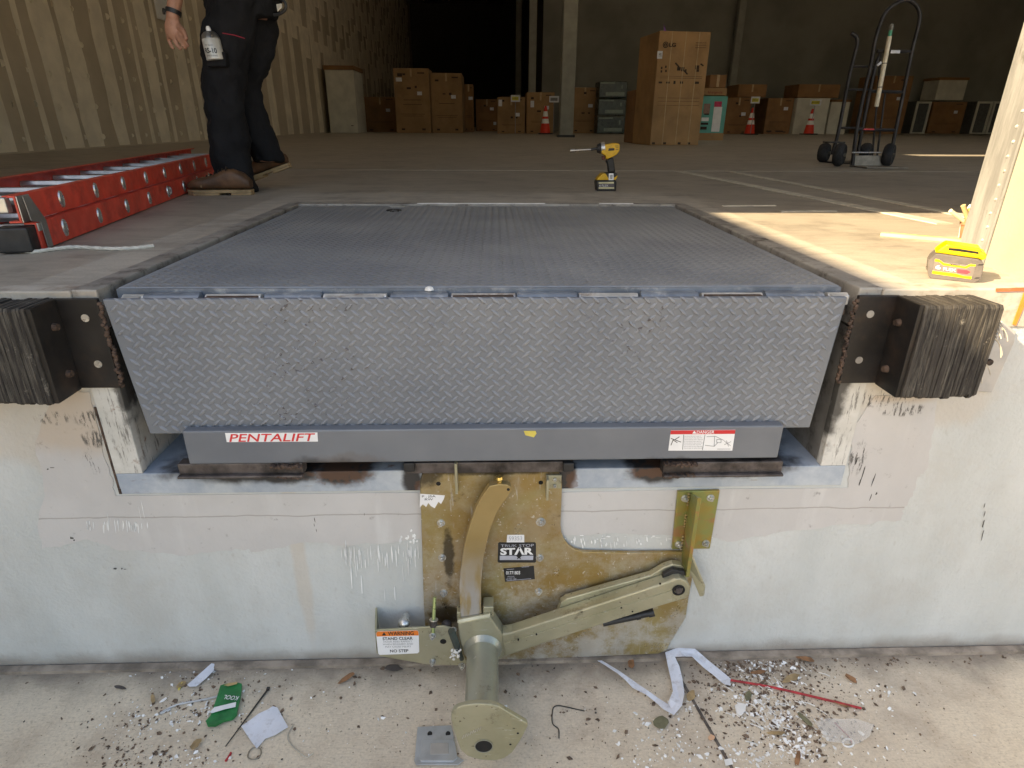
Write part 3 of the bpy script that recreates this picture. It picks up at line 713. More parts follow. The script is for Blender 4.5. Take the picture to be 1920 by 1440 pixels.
# top tabs
a, b = W(852, 869, -.04), W(859, 925, -.04)
MB().box((a.x, -.045, b.z), (b.x, YP-.0005, a.z)).build('guide_tab', M['palegold'], bp, bevel=.001)
a, b = W(1024, 892, -.026), W(1052, 916, -.026)
MB().box((a.x, -.026, b.z), (b.x, YP-.0005, a.z)).box((a.x-.0005, -.05, W(1022, 935, -.04).z), (a.x+.006, -.0262, a.z)).build('angle_tab', M['palegold'], bp, bevel=.001)
for v in (898, 910): bolt(1040, v, -.0265, .0055, bp, washer=False, h=.004)
# curved bar
YC = -.075
Lp = [(917, 912), (904, 930), (893, 950), (884, 975), (876, 1000), (870, 1025), (866, 1050), (863, 1075), (861, 1100), (862, 1130), (866, 1175)]
Rp = [(906, 1175), (902, 1140), (902, 1100), (904, 1070), (908, 1040), (913, 1015), (920, 990), (929, 967), (940, 947), (952, 932), (958, 922), (958, 913), (951, 909), (935, 908)]
cb = MB().prism(PW(Lp+Rp, YC), (0, .022, 0)).build('curved_bar', M['goldbar'], rs, bevel=.002)
p = W(953, 918, YC-.0006); MB().cyl(p, p+Vector((0, .0005, 0)), .0042, seg=12).build('pin_hole', M['hole'], cb)
p0, p1 = W(937, 910, YC+.01), W(936, 893, YC+.01)
MB().cyl(p0, p0+(p1-p0)*.75, .007, seg=12).cyl(p0+(p1-p0)*.75, p1, .011, .009, 10).build('grease_fitting', simple('brass', (.62, .46, .16), .3, .9), cb, smooth=True)
for v in (935, 1090):                                    # stand-offs joining the bar to the plate
    q = W(925 if v < 1000 else 880, v, YC+.022); MB().cyl(q, (q.x, YP-.0003, q.z), .012, seg=12).build('standoff', M['goldbar'], cb)
# stickers
sticker('torn_label', [(788, 926), (834, 929), (832, 936), (827, 945), (822, 941), (815, 953), (808, 949), (803, 943), (799, 951), (793, 945), (787, 952)], YP-.0006, M['white_label'], bp, .0005)
lettering('P . JSA\nRW', 791, 929, 817, 938, YP-.0012, M['blackprint'], bp, 'handwriting')
sticker('white_tag', [(951, 1003), (983, 1003), (983, 1017), (950, 1017)], YP-.0006, M['white_label'], bp, .0005)
lettering('59353', 954, 1006, 979, 1013, YP-.0012, M['soft_ink'], bp, 'handwriting')
st = sticker('star_label', [(936, 1017), (1003, 1017), (1005, 1019), (1005, 1053), (1003, 1055), (935, 1055), (933, 1053), (934, 1019)], YP-.0008, M['black'], bp)
lettering('TRUK STOP', 939, 1021, 1001, 1025, YP-.0014, M['soft_ink'], st, bold=.0)
lettering('ST\u039bR', 938, 1027, 1000, 1040, YP-.0014, M['white_label'], st, bold=.045)
sticker('grey_band', [(937, 1042), (1000, 1042), (999.5, 1050), (937, 1050)], YP-.0012, M['soft_ink'], st, .0003)
cx_, cz_ = 973, 1044; sp = []
for i in range(10):
    t_ = -math.pi/2+i*math.pi/5; r_ = 6.2 if i % 2 == 0 else 2.6; sp.append((cx_+r_*math.cos(t_), cz_+r_*math.sin(t_)))
sticker('star_emblem', sp, YP-.0018, M['black'], st, .0003)
st = sticker('serial_label', [(944, 1066), (1001, 1061), (1003, 1086), (947, 1091)], YP-.0008, M['black'], bp)
lettering('01771803', 949, 1071, 975, 1077, YP-.0013, M['white_label'], st, bold=.01)
lettering('MODEL\nLISTED 220', 949, 1080, 968, 1087, YP-.0013, M['soft_ink'], st)
lines([(950, 1068, 964, 1067), (978, 1063.5, 992, 1062.5), (950, 1089.2, 996, 1085)], YP-.0013, M['soft_ink'], st, 'fine_print', .0012)
# hook carriage: casting, arm, tube, end plate
YF = -.088
hk = MB().prism(PW([(858, 1169), (863, 1167), (912, 1157), (919, 1157), (943, 1192), (946, 1232), (925, 1243), (890, 1246), (876, 1236), (864, 1212), (860, 1190)], YF), (0, .050, 0)).build('hook_casting', M['palegold'], rs, bevel=.004)
c0, c1 = W(920, 1160, YF), W(858, 1168, YF)
MB().prism([W(858, 1168, YF), W(919, 1156, YF), W(919, 1156, YF)+Vector((0, .005, .006)), W(858, 1168, YF)+Vector((0, .005, .006))], (0, .006, 0)).build('casting_rim', M['palegold'], hk)
x0, x1 = W(905, 1160, YC).x, W(922, 1160, YC).x
MB().box((x0+.002, YF+.012, W(920, 1158, YF).z-.01), (x1+.006, YF+.055, W(920, 1158, YF).z+.028)).build('side_cheek', M['palegold'], hk, bevel=.003)
x0 = W(858, 1168, YC).x; MB().box((x0-.002, YF+.02, W(858, 1168, YF).z-.01), (x0+.014, YF+.052, W(858, 1168, YF).z+.02)).build('side_cheek', M['palegold'], hk, bevel=.003)
ARM = [(941, 1190), (960, 1187), (1257, 1090), (1266, 1086), (1276, 1085), (1287, 1090), (1294, 1101), (1294, 1114), (1287, 1122), (1240, 1136), (1100, 1180), (945, 1232)]
arm = MB().prism(PW(ARM, YF-.0015), (0, .038, 0)).build('arm', M['palegold'], rs, bevel=.004)
MID = [(945, 1208), (1262, 1107), (1259, 1129), (1100, 1179), (948, 1229)]
MB().prism(PW(MID, YF-.0045), (0, .0028, 0)).build('arm_rib', M['palegold'], arm, bevel=.0015)
TOP = [(1044, 1152), (1052, 1130), (1062, 1123), (1220, 1079), (1243, 1065), (1262, 1058), (1278, 1060), (1287, 1068), (1290, 1090), (1255, 1100)]
MB().prism(PW(TOP, YF+.037), (0, .022, 0)).build('arm_back_web', M['palegold'], arm, bevel=.003)
p = W(1272, 1106, YF-.0015)
MB().ring(p, (0, -1, 0), .0185, .0125, .003, 22).build('pivot_bush', M['hole'], arm)
MB().cyl(p, p+Vector((0, -.005, 0)), .011, .010, 16).build('pivot_pin', M['burnt'], arm, smooth=True)
for u, v in ((1238, 1095), (1165, 1140), (1186, 1147), (1006, 1190), (972, 1200)):
    p = W(u, v, YF-.0052); MB().cyl(p, p+Vector((0, .003, 0)), .0028, seg=10).build('drill_hole', M['hole'], arm)
mb = MB()                                               # cast letters along the arm's top
for i in range(64):
    f = i/64; u = 1072+f*128; v = 1139-f*41+(-5 if i % 2 else 3)+random.uniform(-1, 1)
    if random.random() < .8: mb.cbox(W(u, v, YF+.0355), (random.uniform(.002, .005), .003, random.uniform(.002, .006)), Matrix.Rotation(random.uniform(-.5, .3), 3, 'Y'))
tag(mb.build('cast_lettering', M['palegold'], arm, bevel=.0006), kind='stuff')
MB().prism(PW([(1240, 1092), (1244, 1078), (1262, 1068), (1284, 1072), (1288, 1080), (1262, 1078), (1248, 1086)], YF+.02), (0, .014, 0)).build('rubber_pad', M['black'], arm, bevel=.002)
tz, tx = .130, W(905, 1215, YF).x
tb = MB().cyl((tx, YF+.004, tz), (tx, -.395, tz-.004), .047, .045, 36).build('hook_tube', M['tube'], rs, smooth=True)
MB().lathe([(.058, 0), (.055, .004), (.050, .010), (.047, .016)], (tx, YF-.0005, tz), (0, -1, 0), 36).build('weld_collar', M['tube'], tb, smooth=True)
YE = -.405
EP = [(846, 1341), (850, 1333), (858, 1327), (875, 1322), (895, 1320), (920, 1321), (935, 1325), (987, 1356), (990, 1361), (985, 1371), (974, 1392), (960, 1412), (945, 1422), (925, 1427), (900, 1425), (878, 1419), (864, 1407), (852, 1375), (846, 1352)]
ep = MB().prism(PW(EP, YE), (0, .014, 0)).build('end_plate', M['palegold'], rs, bevel=.0025)
p = W(907, 1399, YE-.0006)
MB().ring(p, (0, -1, 0), .0235, .0212, .0012, 28).build('bore_edge', M['tube'], ep)
MB().cyl(p+Vector((0, .0006, 0)), p+Vector((0, .0002, 0)), .0215, seg=28).build('bore', M['hole'], ep)
for u, v in ((971, 1375), (957, 1396)):
    q = W(u, v, YE-.0006); MB().cyl(q, q+Vector((0, .0004, 0)), .003, seg=10).build('drill_hole', M['hole'], ep)
lines([(867+i*4.6, 1385-i*2.2, 870+i*4.6, 1378-i*2.2) for i in range(8)], YE-.0006, M['zinc'], ep, 'stamp_marks', .0016)
# hose behind the arm
MB().cyl(W(1130, 1168, -.035), W(1192, 1155, -.035), .011, seg=12).cyl(W(1192, 1155, -.035), W(1200, 1153, -.035), .013, seg=12).cyl(W(1200, 1153, -.035), W(1222, 1148, -.035), .011, seg=12).cyl(W(1215, 1150, -.035), W(1226, 1147, -.035), .0135, seg=12).build('rubber_hose', M['black'], rs, smooth=True)
# bent stop bar at the plate's right end
MB().prism([W(1283, 1036, YP), W(1293, 1036, -.06), W(1320, 1100, -.06), W(1318, 1118, -.06), W(1312, 1119, -.06), W(1288, 1060, -.045), W(1279, 1040, YP)], (.006, .004, 0)).build('stop_bar', M['palegold'], rs, bevel=.0015)
# release bracket on the left
YW = -.085
fb = MB().prism(PW([(703, 1182), (832, 1174), (846, 1178), (858, 1196), (866, 1218), (875, 1243), (868, 1248), (800, 1246), (714, 1231), (706, 1224)], YW), (0, .006, 0)).build('release_bracket', M['palegold'], rs, bevel=.0015)
a, b = W(703, 1182, YW), W(707, 1226, YW)
MB().prism([(a.x-.0005, YW, a.z), (b.x-.0005, YW, b.z), (b.x-.012, -.006, b.z-.01), (a.x-.012, -.006, a.z+.012)], (.006, 0, 0)).build('side_flange', M['palegold'], fb, bevel=.001)
p = W(831, 1203, YW-.0008); MB().cyl(p, p+Vector((0, .0006, 0)), .0095, seg=18).build('drill_hole', M['hole'], fb)
p = W(758, 1168, -.055); MB().lathe([(.018, 0), (.018, .006), (.015, .012), (.008, .017), (.001, .019)], p, (0, -1, .5), 20).build('dome_bolt', M['zinc'], fb, smooth=True)
MB().cyl(p, (p.x, YP, p.z-.01), .012, seg=12).build('bolt_shank', M['zinc'], fb)
for u, v in ((811, 1191), (811, 1240), (866, 1247), (850, 1180)):
    bolt(u, v, YW-.0005, .0075, fb, h=.009)
p0, p1 = W(815, 1120, -.05), W(812, 1186, YW-.002)
MB().cyl(p0, p1, .0055, seg=12).build('release_rod', simple('greenish_rod', (.30, .36, .16), .35, .6), rs, smooth=True)
pm = p0+(p1-p0)*.62; dd = (p1-p0).normalized()
MB().ring(pm, dd, .013, .0055, .003, 20).build('washer', M['zinc'], rs); MB().cyl(pm+dd*.003, pm+dd*.022, .0105, seg=14).build('spacer', M['burnt'], rs, smooth=True)
p0, p1 = W(846, 1182, YW-.012), W(866, 1236, YW-.012)
MB().cyl(p0, p0+(p1-p0)*.55, .0105, seg=16).cyl(p0+(p1-p0)*.55, p1, .007, seg=12).build('damper', simple('damper_green_black', (.07, .085, .075), .35, .5), rs, smooth=True)
MB().lathe([(.014, 0), (.016, .008), (.010, .016), (.003, .018)], W(838, 1170, -.05), (0, -1, .4), 16).build('dome_bolt', M['burnt'], rs, smooth=True)
mb = MB()
for i in range(26):
    c = W(random.gauss(855, 5), random.gauss(1224, 5), YW-.016); mb.cbox(c, [random.uniform(.003, .008) for _ in range(3)], Matrix.Rotation(random.uniform(0, 3), 3, 'Y') @ Matrix.Rotation(random.uniform(0, 3), 3, 'X'))
tag(mb.build('grease_splatter', M['whitepaint'], rs, bevel=.001), kind='stuff')
st = sticker('warning_label', [(708, 1184), (782, 1182), (785, 1185), (786, 1222), (783, 1225), (712, 1228), (709, 1225), (705, 1188)], YW-.0007, M['white_label'], fb)
sticker('orange_band', [(708, 1184.3), (782, 1182.3), (784.6, 1185), (784.8, 1191.5), (706.3, 1193.5), (705.3, 1188)], YW-.001, M['orange_ink'], st, .0003)
lettering('WARNING', 727, 1184.5, 776, 1190.8, YW-.0014, M['blackprint'], st, bold=.015)
sticker('warning_triangle', [(720, 1185.5), (724, 1191.3), (716, 1191.5)], YW-.0014, M['blackprint'], st, .0003)
lettering('STAND CLEAR', 717, 1195, 774, 1199.5, YW-.0011, M['blackprint'], st, bold=.02)
lettering('HOOK RISES RAPIDLY\nWHEN RELEASED AND\nMAY CAUSE INJURY', 717, 1202, 775, 1214.5, YW-.0011, M['grey_ink'], st)
lettering('NO STEP', 731, 1218, 766, 1222.8, YW-.0011, M['blackprint'], st, bold=.02)

# ------------------------------------------------------------------ gold wall bracket
wb = thing('wall_bracket', 'iridescent gold bolted wall bracket with one upright fin beside the restraint arm', 'bracket', W(1305, 1030, 0))
YG = -.013
gp = MB().prism(PW([(1271, 922), (1350, 920), (1331, 1029), (1260, 1030)], YG), (0, .009, 0)).build('base_plate', M['rainbow'], wb, bevel=.0015)
for u, v in ((1284, 934), (1332, 933), (1272, 1020), (1323, 1018)): bolt(u, v, YG-.0002, .0082, gp)
a, b = W(1308, 934, -.075), W(1315, 1082, -.075)
MB().prism([(a.x, YG-.0005, W(1303, 925, YG).z), (a.x, -.075, a.z), (a.x, -.075, b.z), (a.x, -.05, b.z-.004), (a.x, YG-.0005, W(1310, 1040, YG).z)], (.010, 0, 0)).build('fin', M['rainbow'], wb, bevel=.0015)
mb = MB()
for u, v0, v1 in ((1303, 925, 945), (1300, 965, 985), (1296, 1005, 1028)):
    for k in range(5):
        q = W(u, v0+(v1-v0)*k/4, YG); mb.cbox((a.x-.003, YG-.003, q.z), (.007, .007, .006))
mb.build('weld_bead', M['goldbar'], wb, bevel=.002)

# ------------------------------------------------------------------ things lying on the drive
def flat(px, z=.0, th=.0012, name='x', mat=None, label='', cat='', wav=.004, parent=None, sub=True):
    """a thin sheet outline on the ground, gently buckled"""
    pts = [G(u, v, 0) for u, v in px]; mb = MB(); mb.prism([p+Vector((0, 0, z+.001)) for p in pts], (0, 0, th))
    me = mb.mesh(name); bm = bmesh.new(); bm.from_mesh(me)
    if sub: bmesh.ops.subdivide_edges(bm, edges=bm.edges[:], cuts=3, use_grid_fill=True)
    ph = random.uniform(0, 6)
    for vv in bm.verts:
        vv.co.z += wav*(.5+.5*math.sin(vv.co.x*38+ph)*math.cos(vv.co.y*31+ph*2))
    bm.to_mesh(me); bm.free(); me.materials.append(mat)
    o = bpy.data.objects.new(name, me); C.objects.link(o)
    for p_ in me.polygons: p_.use_smooth = True
    me.set_sharp_from_angle(angle=R(35))
    if parent: o.parent = parent
    elif label: tag(o, label, cat)
    return o
green = simple('green_card', (.01, .20, .055), .4, 0, .25, 14, dirt=(.0, .09, .02), ds=25, da=.6)
pk = thing('cigarette_pack', 'crushed green cigarette pack with white lettering beside the black cable tie', 'cigarette pack', G(425, 1325), world=False)
pk.location = (0, 0, 0)
flat([(415, 1292), (424, 1289), (447, 1287), (455, 1289), (453, 1310), (445, 1345), (438, 1352), (420, 1357), (405, 1366), (391, 1367), (388, 1360), (396, 1350), (400, 1338)], .002, .010, 'carton', green, parent=pk, wav=.006)
flat([(397, 1344), (404, 1336), (445, 1326), (444, 1335), (425, 1339), (399, 1347)], .0195, .001, 'white_band', M['white_label'], parent=pk, wav=.0)
flat([(422, 1294), (430, 1291), (448, 1288), (446, 1292), (430, 1296)], .0195, .001, 'torn_edge', simple('kraft_inner', (.45, .32, .14), .7), parent=pk, wav=.0)
p0 = G(433, 1308, .021)
mb = text_mb('KOOL', -.022, .022, -.007, .007, 0, bold=.01); mb.xf(Matrix.Translation(p0) @ Matrix.Rotation(R(-8+180), 4, 'Z') @ Matrix.Rotation(R(-90), 4, 'X')); mb.build('lettering', M['white_label'], pk)
flat([(453, 1365), (486, 1341), (503, 1334), (512, 1328), (521, 1330), (529, 1345), (541, 1367), (517, 1381), (498, 1387), (482, 1406), (470, 1390)], .002, .0012, 'paper_scrap', M['paper'], 'square dirty white paper scrap beside the string', 'paper', .005)
def wire(px, r, name, mat, label, cat, z=.003, zs=None):
    pts = [G(u, v, z+(zs[i] if zs else 0)) for i, (u, v) in enumerate(px)]
    out = []
    for i in range(len(pts)-1):                        # Catmull-Rom
        p_ = [pts[max(i-1, 0)], pts[i], pts[i+1], pts[min(i+2, len(pts)-1)]]
        for k in range(5):
            t_ = k/5; out.append(.5*((2*p_[1])+(-p_[0]+p_[2])*t_+(2*p_[0]-5*p_[1]+4*p_[2]-p_[3])*t_*t_+(-p_[0]+3*p_[1]-3*p_[2]+p_[3])*t_**3))
    out.append(pts[-1])
    return tag(MB().tube(out, r, 8).build(name, mat, None, smooth=True), label, cat)
e = thing('cable_tie', 'long black cable tie lying diagonally beside the white paper scrap', 'cable tie', (0, 0, 0), world=False)
a, b = G(503, 1292, .004), G(423, 1400, .004); d = (b-a).normalized(); n = Vector((-d.y, d.x, 0))*.0026
MB().prism([a-n, a+n, b+n*.4, b-n*.4], (0, 0, .002)).build('strap', M['black'], e)
MB().cbox(a+Vector((0, 0, .002)), (.009, .009, .007)).build('head', M['black'], e, bevel=.001)
wire([(433, 1411), (430, 1417), (423, 1427)], .003, 'red_stick', simple('red_plastic', (.45, .02, .03), .4), 'short red plastic stick below the cable tie tip', 'plastic stick')
wire([(549, 1360), (540, 1378), (543, 1392), (555, 1405), (573, 1419), (580, 1417), (588, 1411)], .0018, 'white_string', M['cord'], 'thin white string curling beside the square paper scrap', 'string')
wire([(466, 1410), (475, 1402), (488, 1404), (488, 1417), (476, 1424), (465, 1420), (466, 1411)], .0016, 'wire_ring', simple('dull_wire', (.3, .27, .22), .4, .7), 'dull wire ring under the square paper scrap', 'wire ring')
wire([(1096, 1333), (1082, 1330), (1060, 1325), (1045, 1323), (1037, 1328), (1035, 1345), (1037, 1358), (1047, 1367), (1048, 1384)], .0016, 'bent_wire', M['black'], 'bent black wire lying on the open concrete beyond the hook plate', 'wire')
wire([(1368, 1275), (1440, 1287), (1520, 1305), (1615, 1328)], .0035, 'red_rod', simple('red_rod', (.36, .025, .03), .5, 0, .3, 40), 'long thin dusty red rod at the end of the folded paper strip', 'rod', .006)
wire([(1565, 1355), (1580, 1370), (1592, 1382), (1597, 1392)], .0014, 'red_thread', simple('red_thread', (.5, .07, .05), .7), 'short red thread beside the small white ring', 'thread')
wire([(1581, 1389), (1588, 1385), (1598, 1388), (1600, 1396), (1593, 1400), (1583, 1398), (1580, 1391)], .0026, 'plastic_ring', M['whitepaint'], 'small white plastic ring on the clear plastic film', 'plastic ring')
wire([(320, 1330), (300, 1338), (330, 1322), (380, 1312), (410, 1305)], .003, 'clear_strip', simple('grey_film', (.5, .5, .5), .3), 'grey curled plastic strip beside the green cigarette pack', 'plastic strip')
wire([(342, 1280), (335, 1293)], .003, 'yellow_stick', M['yellow_tape'], 'tiny yellow plastic stick near the wall base', 'plastic stick')
# folded white paper strip
def ribbon(px, wd, name, mat, label, cat):
    """paper tape on the ground: centre line pixels with width (m) and lift (m)"""
    n = len(px); mb = MB(); pts = [G(u, v, z+.002) for u, v, z in px]; vs_ = []
    for i, p in enumerate(pts):
        d = (pts[min(i+1, n-1)]-pts[max(i-1, 0)]); d.z = 0; d.normalize(); nn = Vector((-d.y, d.x, 0))*wd[i]/2; up = Vector((0, 0, random.uniform(0, .010)))
        vs_ += [p-nn*random.uniform(.85, 1.1)+up*.6, p+up*random.uniform(0, .8), p+nn*random.uniform(.85, 1.1)+up*.3]
    fs = []
    for i in range(n-1):
        k = i*3; fs += [(k, k+1, k+4, k+3), (k+1, k+2, k+5, k+4)]
    mb.add(vs_, fs); o = mb.build(name, mat, None)
    so = o.modifiers.new('solid', 'SOLIDIFY'); so.thickness = .0008
    return tag(o, label, cat)
ribbon([(1110, 1231, .004), (1135, 1246, .006), (1160, 1262, .010), (1175, 1273, .012), (1190, 1286, .008), (1213, 1300, .010), (1230, 1312, .006), (1248, 1326, .008), (1258, 1330, .012), (1268, 1318, .018), (1272, 1300, .012), (1268, 1275, .008), (1262, 1250, .010), (1256, 1228, .016), (1275, 1222, .022), (1300, 1226, .016), (1325, 1248, .010), (1345, 1264, .010), (1360, 1275, .012), (1362, 1285, .02)],
       [.010, .011, .012, .014, .022, .017, .020, .026, .038, .040, .038, .036, .037, .036, .038, .039, .037, .036, .036, .02], 'paper_strip', M['paper'], 'long folded strip of white backing paper zigzagging near the wall', 'paper strip')
# electrical box cover
cv = thing('box_cover', 'galvanised electrical box cover half under the hook end plate', 'metal cover', (0, 0, 0), world=False)
mt = simple('galvanised_sheet', (.50, .53, .56), .4, .7, .12, 10, dirt=(.3, .28, .26), ds=8, da=.6)
def gp_(px, z, th): return MB().prism([G(u, v, 0)+Vector((0, 0, z)) for u, v in px], (0, 0, th))
gp_([(783, 1366), (846, 1363), (850, 1378), (856, 1420), (870, 1428), (858, 1437), (780, 1437), (777, 1430)], .004, .003).build('sheet', mt, cv, bevel=.001)
gp_([(791, 1393), (795, 1390), (848, 1390), (853, 1395), (858, 1425), (850, 1432), (790, 1432), (786, 1428)], .0071, .003).build('raised_panel', mt, cv, bevel=.0015)
gp_([(808, 1399), (841, 1398), (842, 1419), (807, 1420)], .0102, .0015).build('knockout', simple('dull_knockout', (.42, .40, .37), .6, .3), cv, bevel=.0008)
for u in (806, 840): MB().cyl(G(u, 1376, .0071), G(u, 1376, .009), .007, seg=12).build('screw_slot', M['hole'], cv)
# dry leaves, each where it lies
lf = simple('dry_leaf', (.26, .13, .06), .8, 0, .35, 30); lf2 = simple('pale_leaf', (.34, .24, .12), .8, 0, .3, 30); lf3 = simple('olive_leaf', (.17, .16, .09), .8, 0, .3, 30); lf4 = simple('dark_scrap', (.07, .06, .055), .8, 0, .3, 30)
LEAVES = [(650, 1275, 18, 6, -30, lf, 'curled brown dry leaf on bare concrete between paper scrap and hook'), (1183, 1248, 6, 13, -10, lf, 'dark brown dry leaf just below the restraint back plate'),
          (1295, 1308, 8, 14, 10, lf2, 'tan dry leaf beside the lower fold of the paper strip'), (1402, 1308, 6, 12, 25, lf3, 'olive dry leaf below the red rod near the debris heap'),
          (1483, 1275, 18, 9, -25, lf2, 'broad tan lobed leaf just above the red rod'), (1420, 1264, 16, 5, -8, lf, 'orange brown dry leaf above the start of the red rod'),
          (1595, 1275, 15, 6, 35, lf, 'brown dry leaf lying alone beyond the red rod'), (1508, 1238, 22, 5, 12, lf, 'long reddish leaf near the wall base beyond the debris'),
          (1575, 1322, 20, 4, 20, lf, 'narrow brown leaf lying under the tip of the red rod'), (1240, 1358, 15, 16, 5, lf3, 'wide grey olive leaf below the paper strip fold'),
          (1508, 1352, 20, 6, 40, lf3, 'olive leaf beside the clear plastic film'), (1455, 1379, 19, 5, 5, lf2, 'tan leaf in the lower debris scatter'),
          (1495, 1425, 6, 18, 10, lf, 'brown leaf at the bottom picture edge below the debris'), (368, 1400, 14, 8, -40, lf2, 'tan leaf below the green cigarette pack'),
          (288, 1315, 4, 12, -5, lf2, 'small upright tan leaf chip in the debris beside the clear strip'), (340, 1286, 12, 6, -35, lf2, 'tan leaf chip near the yellow stick'),
          (226, 1294, 12, 4, 10, lf4, 'dark brown twig scrap on dusty concrete far from the debris'), (738, 1257, 18, 9, 5, lf4, 'dark flat scrap just below the release bracket'), (1333, 1388, 6, 7, 0, simple('peach_chip', (.6, .36, .22), .7), 'small peach coloured chip on the concrete joint')]
for u, v, a_, b_, ang, mt_, lab in LEAVES:
    px = []
    for i in range(12):
        t_ = 2*math.pi*i/12; r_ = random.uniform(.75, 1.1); x_, y_ = a_*math.cos(t_)*r_, b_*math.sin(t_)*r_*.8
        c_, s_ = math.cos(R(ang)), math.sin(R(ang)); px.append((u+x_*c_-y_*s_, v+(x_*s_+y_*c_)))
    flat(px, .003, .0012, 'dry_leaf' if 'leaf' in lab else ('twig_scrap' if 'twig' in lab else 'flat_scrap'), mt_, lab, 'leaf' if 'leaf' in lab else 'scrap', .008)
t = NT('clear_film'); M['film'] = t.done((.8, .78, .74), .25, 0, .5, **{'Alpha': .28})
flat([(1525, 1362), (1550, 1352), (1600, 1353), (1636, 1368), (1628, 1388), (1605, 1400), (1548, 1397)], .004, .001, 'plastic_film', M['film'], 'clear crumpled plastic film at the edge of the debris', 'plastic film', .014)
flat([(352, 1288), (372, 1272), (384, 1262), (398, 1249), (404, 1250), (402, 1262), (388, 1276), (370, 1290), (356, 1291)], .003, .0015, 'torn_paper', M['paper'], 'torn white paper sliver near the wall above the cigarette pack', 'paper', .008)
flat([(1376, 1330), (1384, 1325), (1397, 1328), (1396, 1340), (1388, 1348), (1380, 1345)], .003, .004, 'foam_lump', M['whitepaint'], 'white crumpled foam lump left of the white debris scatter', 'foam scrap', .01)
flat([(1357, 1427), (1371, 1424), (1374, 1435), (1360, 1438)], .003, .002, 'card_chip', M['whitepaint'], 'small square white chip on the joint at the bottom edge', 'paper chip', .0)
# crumbs nobody could count
def scatter(name, mat, clusters, smin, smax, lab, flatk=.35):
    mb = MB()
    for u, v, su, sv, n, cor in clusters:
        for _ in range(n):
            g1, g2 = random.gauss(0, 1), random.gauss(0, 1)
            uu, vv = u+g1*su, v+(g2+cor*g1)*sv
            if vv < 1246-uu*.0165+2 or vv > 1500: continue
            p = G(uu, vv, 0); s_ = random.uniform(smin, smax)*random.choice((.3, .35, .4, .5, .7, 1, 1.2, 1.7))
            M_ = Matrix.Rotation(random.uniform(0, 6.3), 3, 'Z') @ Matrix.Rotation(random.uniform(-.4, .4), 3, 'X')
            k = random.randint(4, 5); top = [M_ @ Vector((math.cos(2*math.pi*i/k)*s_*random.uniform(.5, 1.3), math.sin(2*math.pi*i/k)*s_*random.uniform(.3, .8), 0))+p+Vector((0, 0, .0015+s_*flatk)) for i in range(k)]
            if min(q.y for q in top) > -.03 or max(q.y for q in top) > -.03: continue
            mb.prism(top, (0, 0, -s_*flatk))
    return tag(mb.build(name, mat), lab, 'debris', kind='stuff')
WH = [(1430, 1240, 45, 22, 306, .2), (1410, 1310, 40, 22, 255, .6), (1480, 1370, 40, 26, 382, .5), (1440, 1415, 40, 16, 153, .0), (1290, 1325, 25, 12, 51, .3), (1240, 1370, 40, 20, 76, 0), (1280, 1410, 60, 20, 76, 0), (1205, 1430, 20, 8, 20, 0), (370, 1330, 50, 14, 114, -.9), (270, 1350, 40, 20, 76, -.5), (330, 1255, 90, 8, 76, 0), (520, 1248, 90, 4, 89, 0), (100, 1255, 80, 4, 51, 0), (330, 1425, 60, 12, 63, 0), (1650, 1300, 40, 40, 51, 0), (1500, 1420, 160, 20, 76, 0), (700, 1340, 260, 60, 76, 0)]
scatter('white_debris', simple('plaster_crumb_white', (.88, .87, .84), .6), WH, .0020, .0058, 'white plaster and foam crumbs scattered over the drive')
BR = [(1470, 1300, 90, 40, 420, .3), (1400, 1262, 60, 18, 260, .1), (1450, 1245, 70, 20, 320, .2), (1440, 1310, 70, 26, 300, .5), (1490, 1370, 60, 28, 340, .4), (1340, 1335, 60, 30, 120, .2), (330, 1330, 70, 30, 260, -.7), (280, 1420, 70, 14, 180, 0), (700, 1300, 300, 60, 200, 0), (1250, 1380, 250, 50, 200, 0), (1650, 1238, 120, 8, 100, 0), (1000, 1330, 500, 70, 140, 0)]
scatter('brown_debris', simple('leaf_crumbs', (.14, .095, .065), .9, 0, .5, 60), BR, .0018, .0052, 'brown leaf crumbs and grit scattered over the drive')
scatter('dark_grit', simple('dark_grit', (.05, .042, .038), .9, 0, .5, 60), [(800, 1340, 420, 60, 110, 0), (1400, 1330, 150, 60, 300, .3), (330, 1340, 120, 40, 200, -.4), (900, 1252, 500, 4, 160, 0)], .0010, .0026, 'fine dark grit scattered over the drive')
mb = MB()                                              # white splinters in the heap
for _ in range(34):
    u, v = random.gauss(1440, 50), random.gauss(1320, 45)
    if v < 1240: continue
    p = G(u, v, .004); ang = random.uniform(.3, 1.4); L = random.uniform(.012, .035); d = Vector((math.cos(ang), -math.sin(ang), .1))*L
    mb.tube([p, p+d*.5+Vector((0, 0, .002)), p+d], random.uniform(.0012, .0022), 5)
tag(mb.build('white_splinters', M['whitepaint']), 'thin white splinters lying in the debris heap', 'debris', kind='stuff')

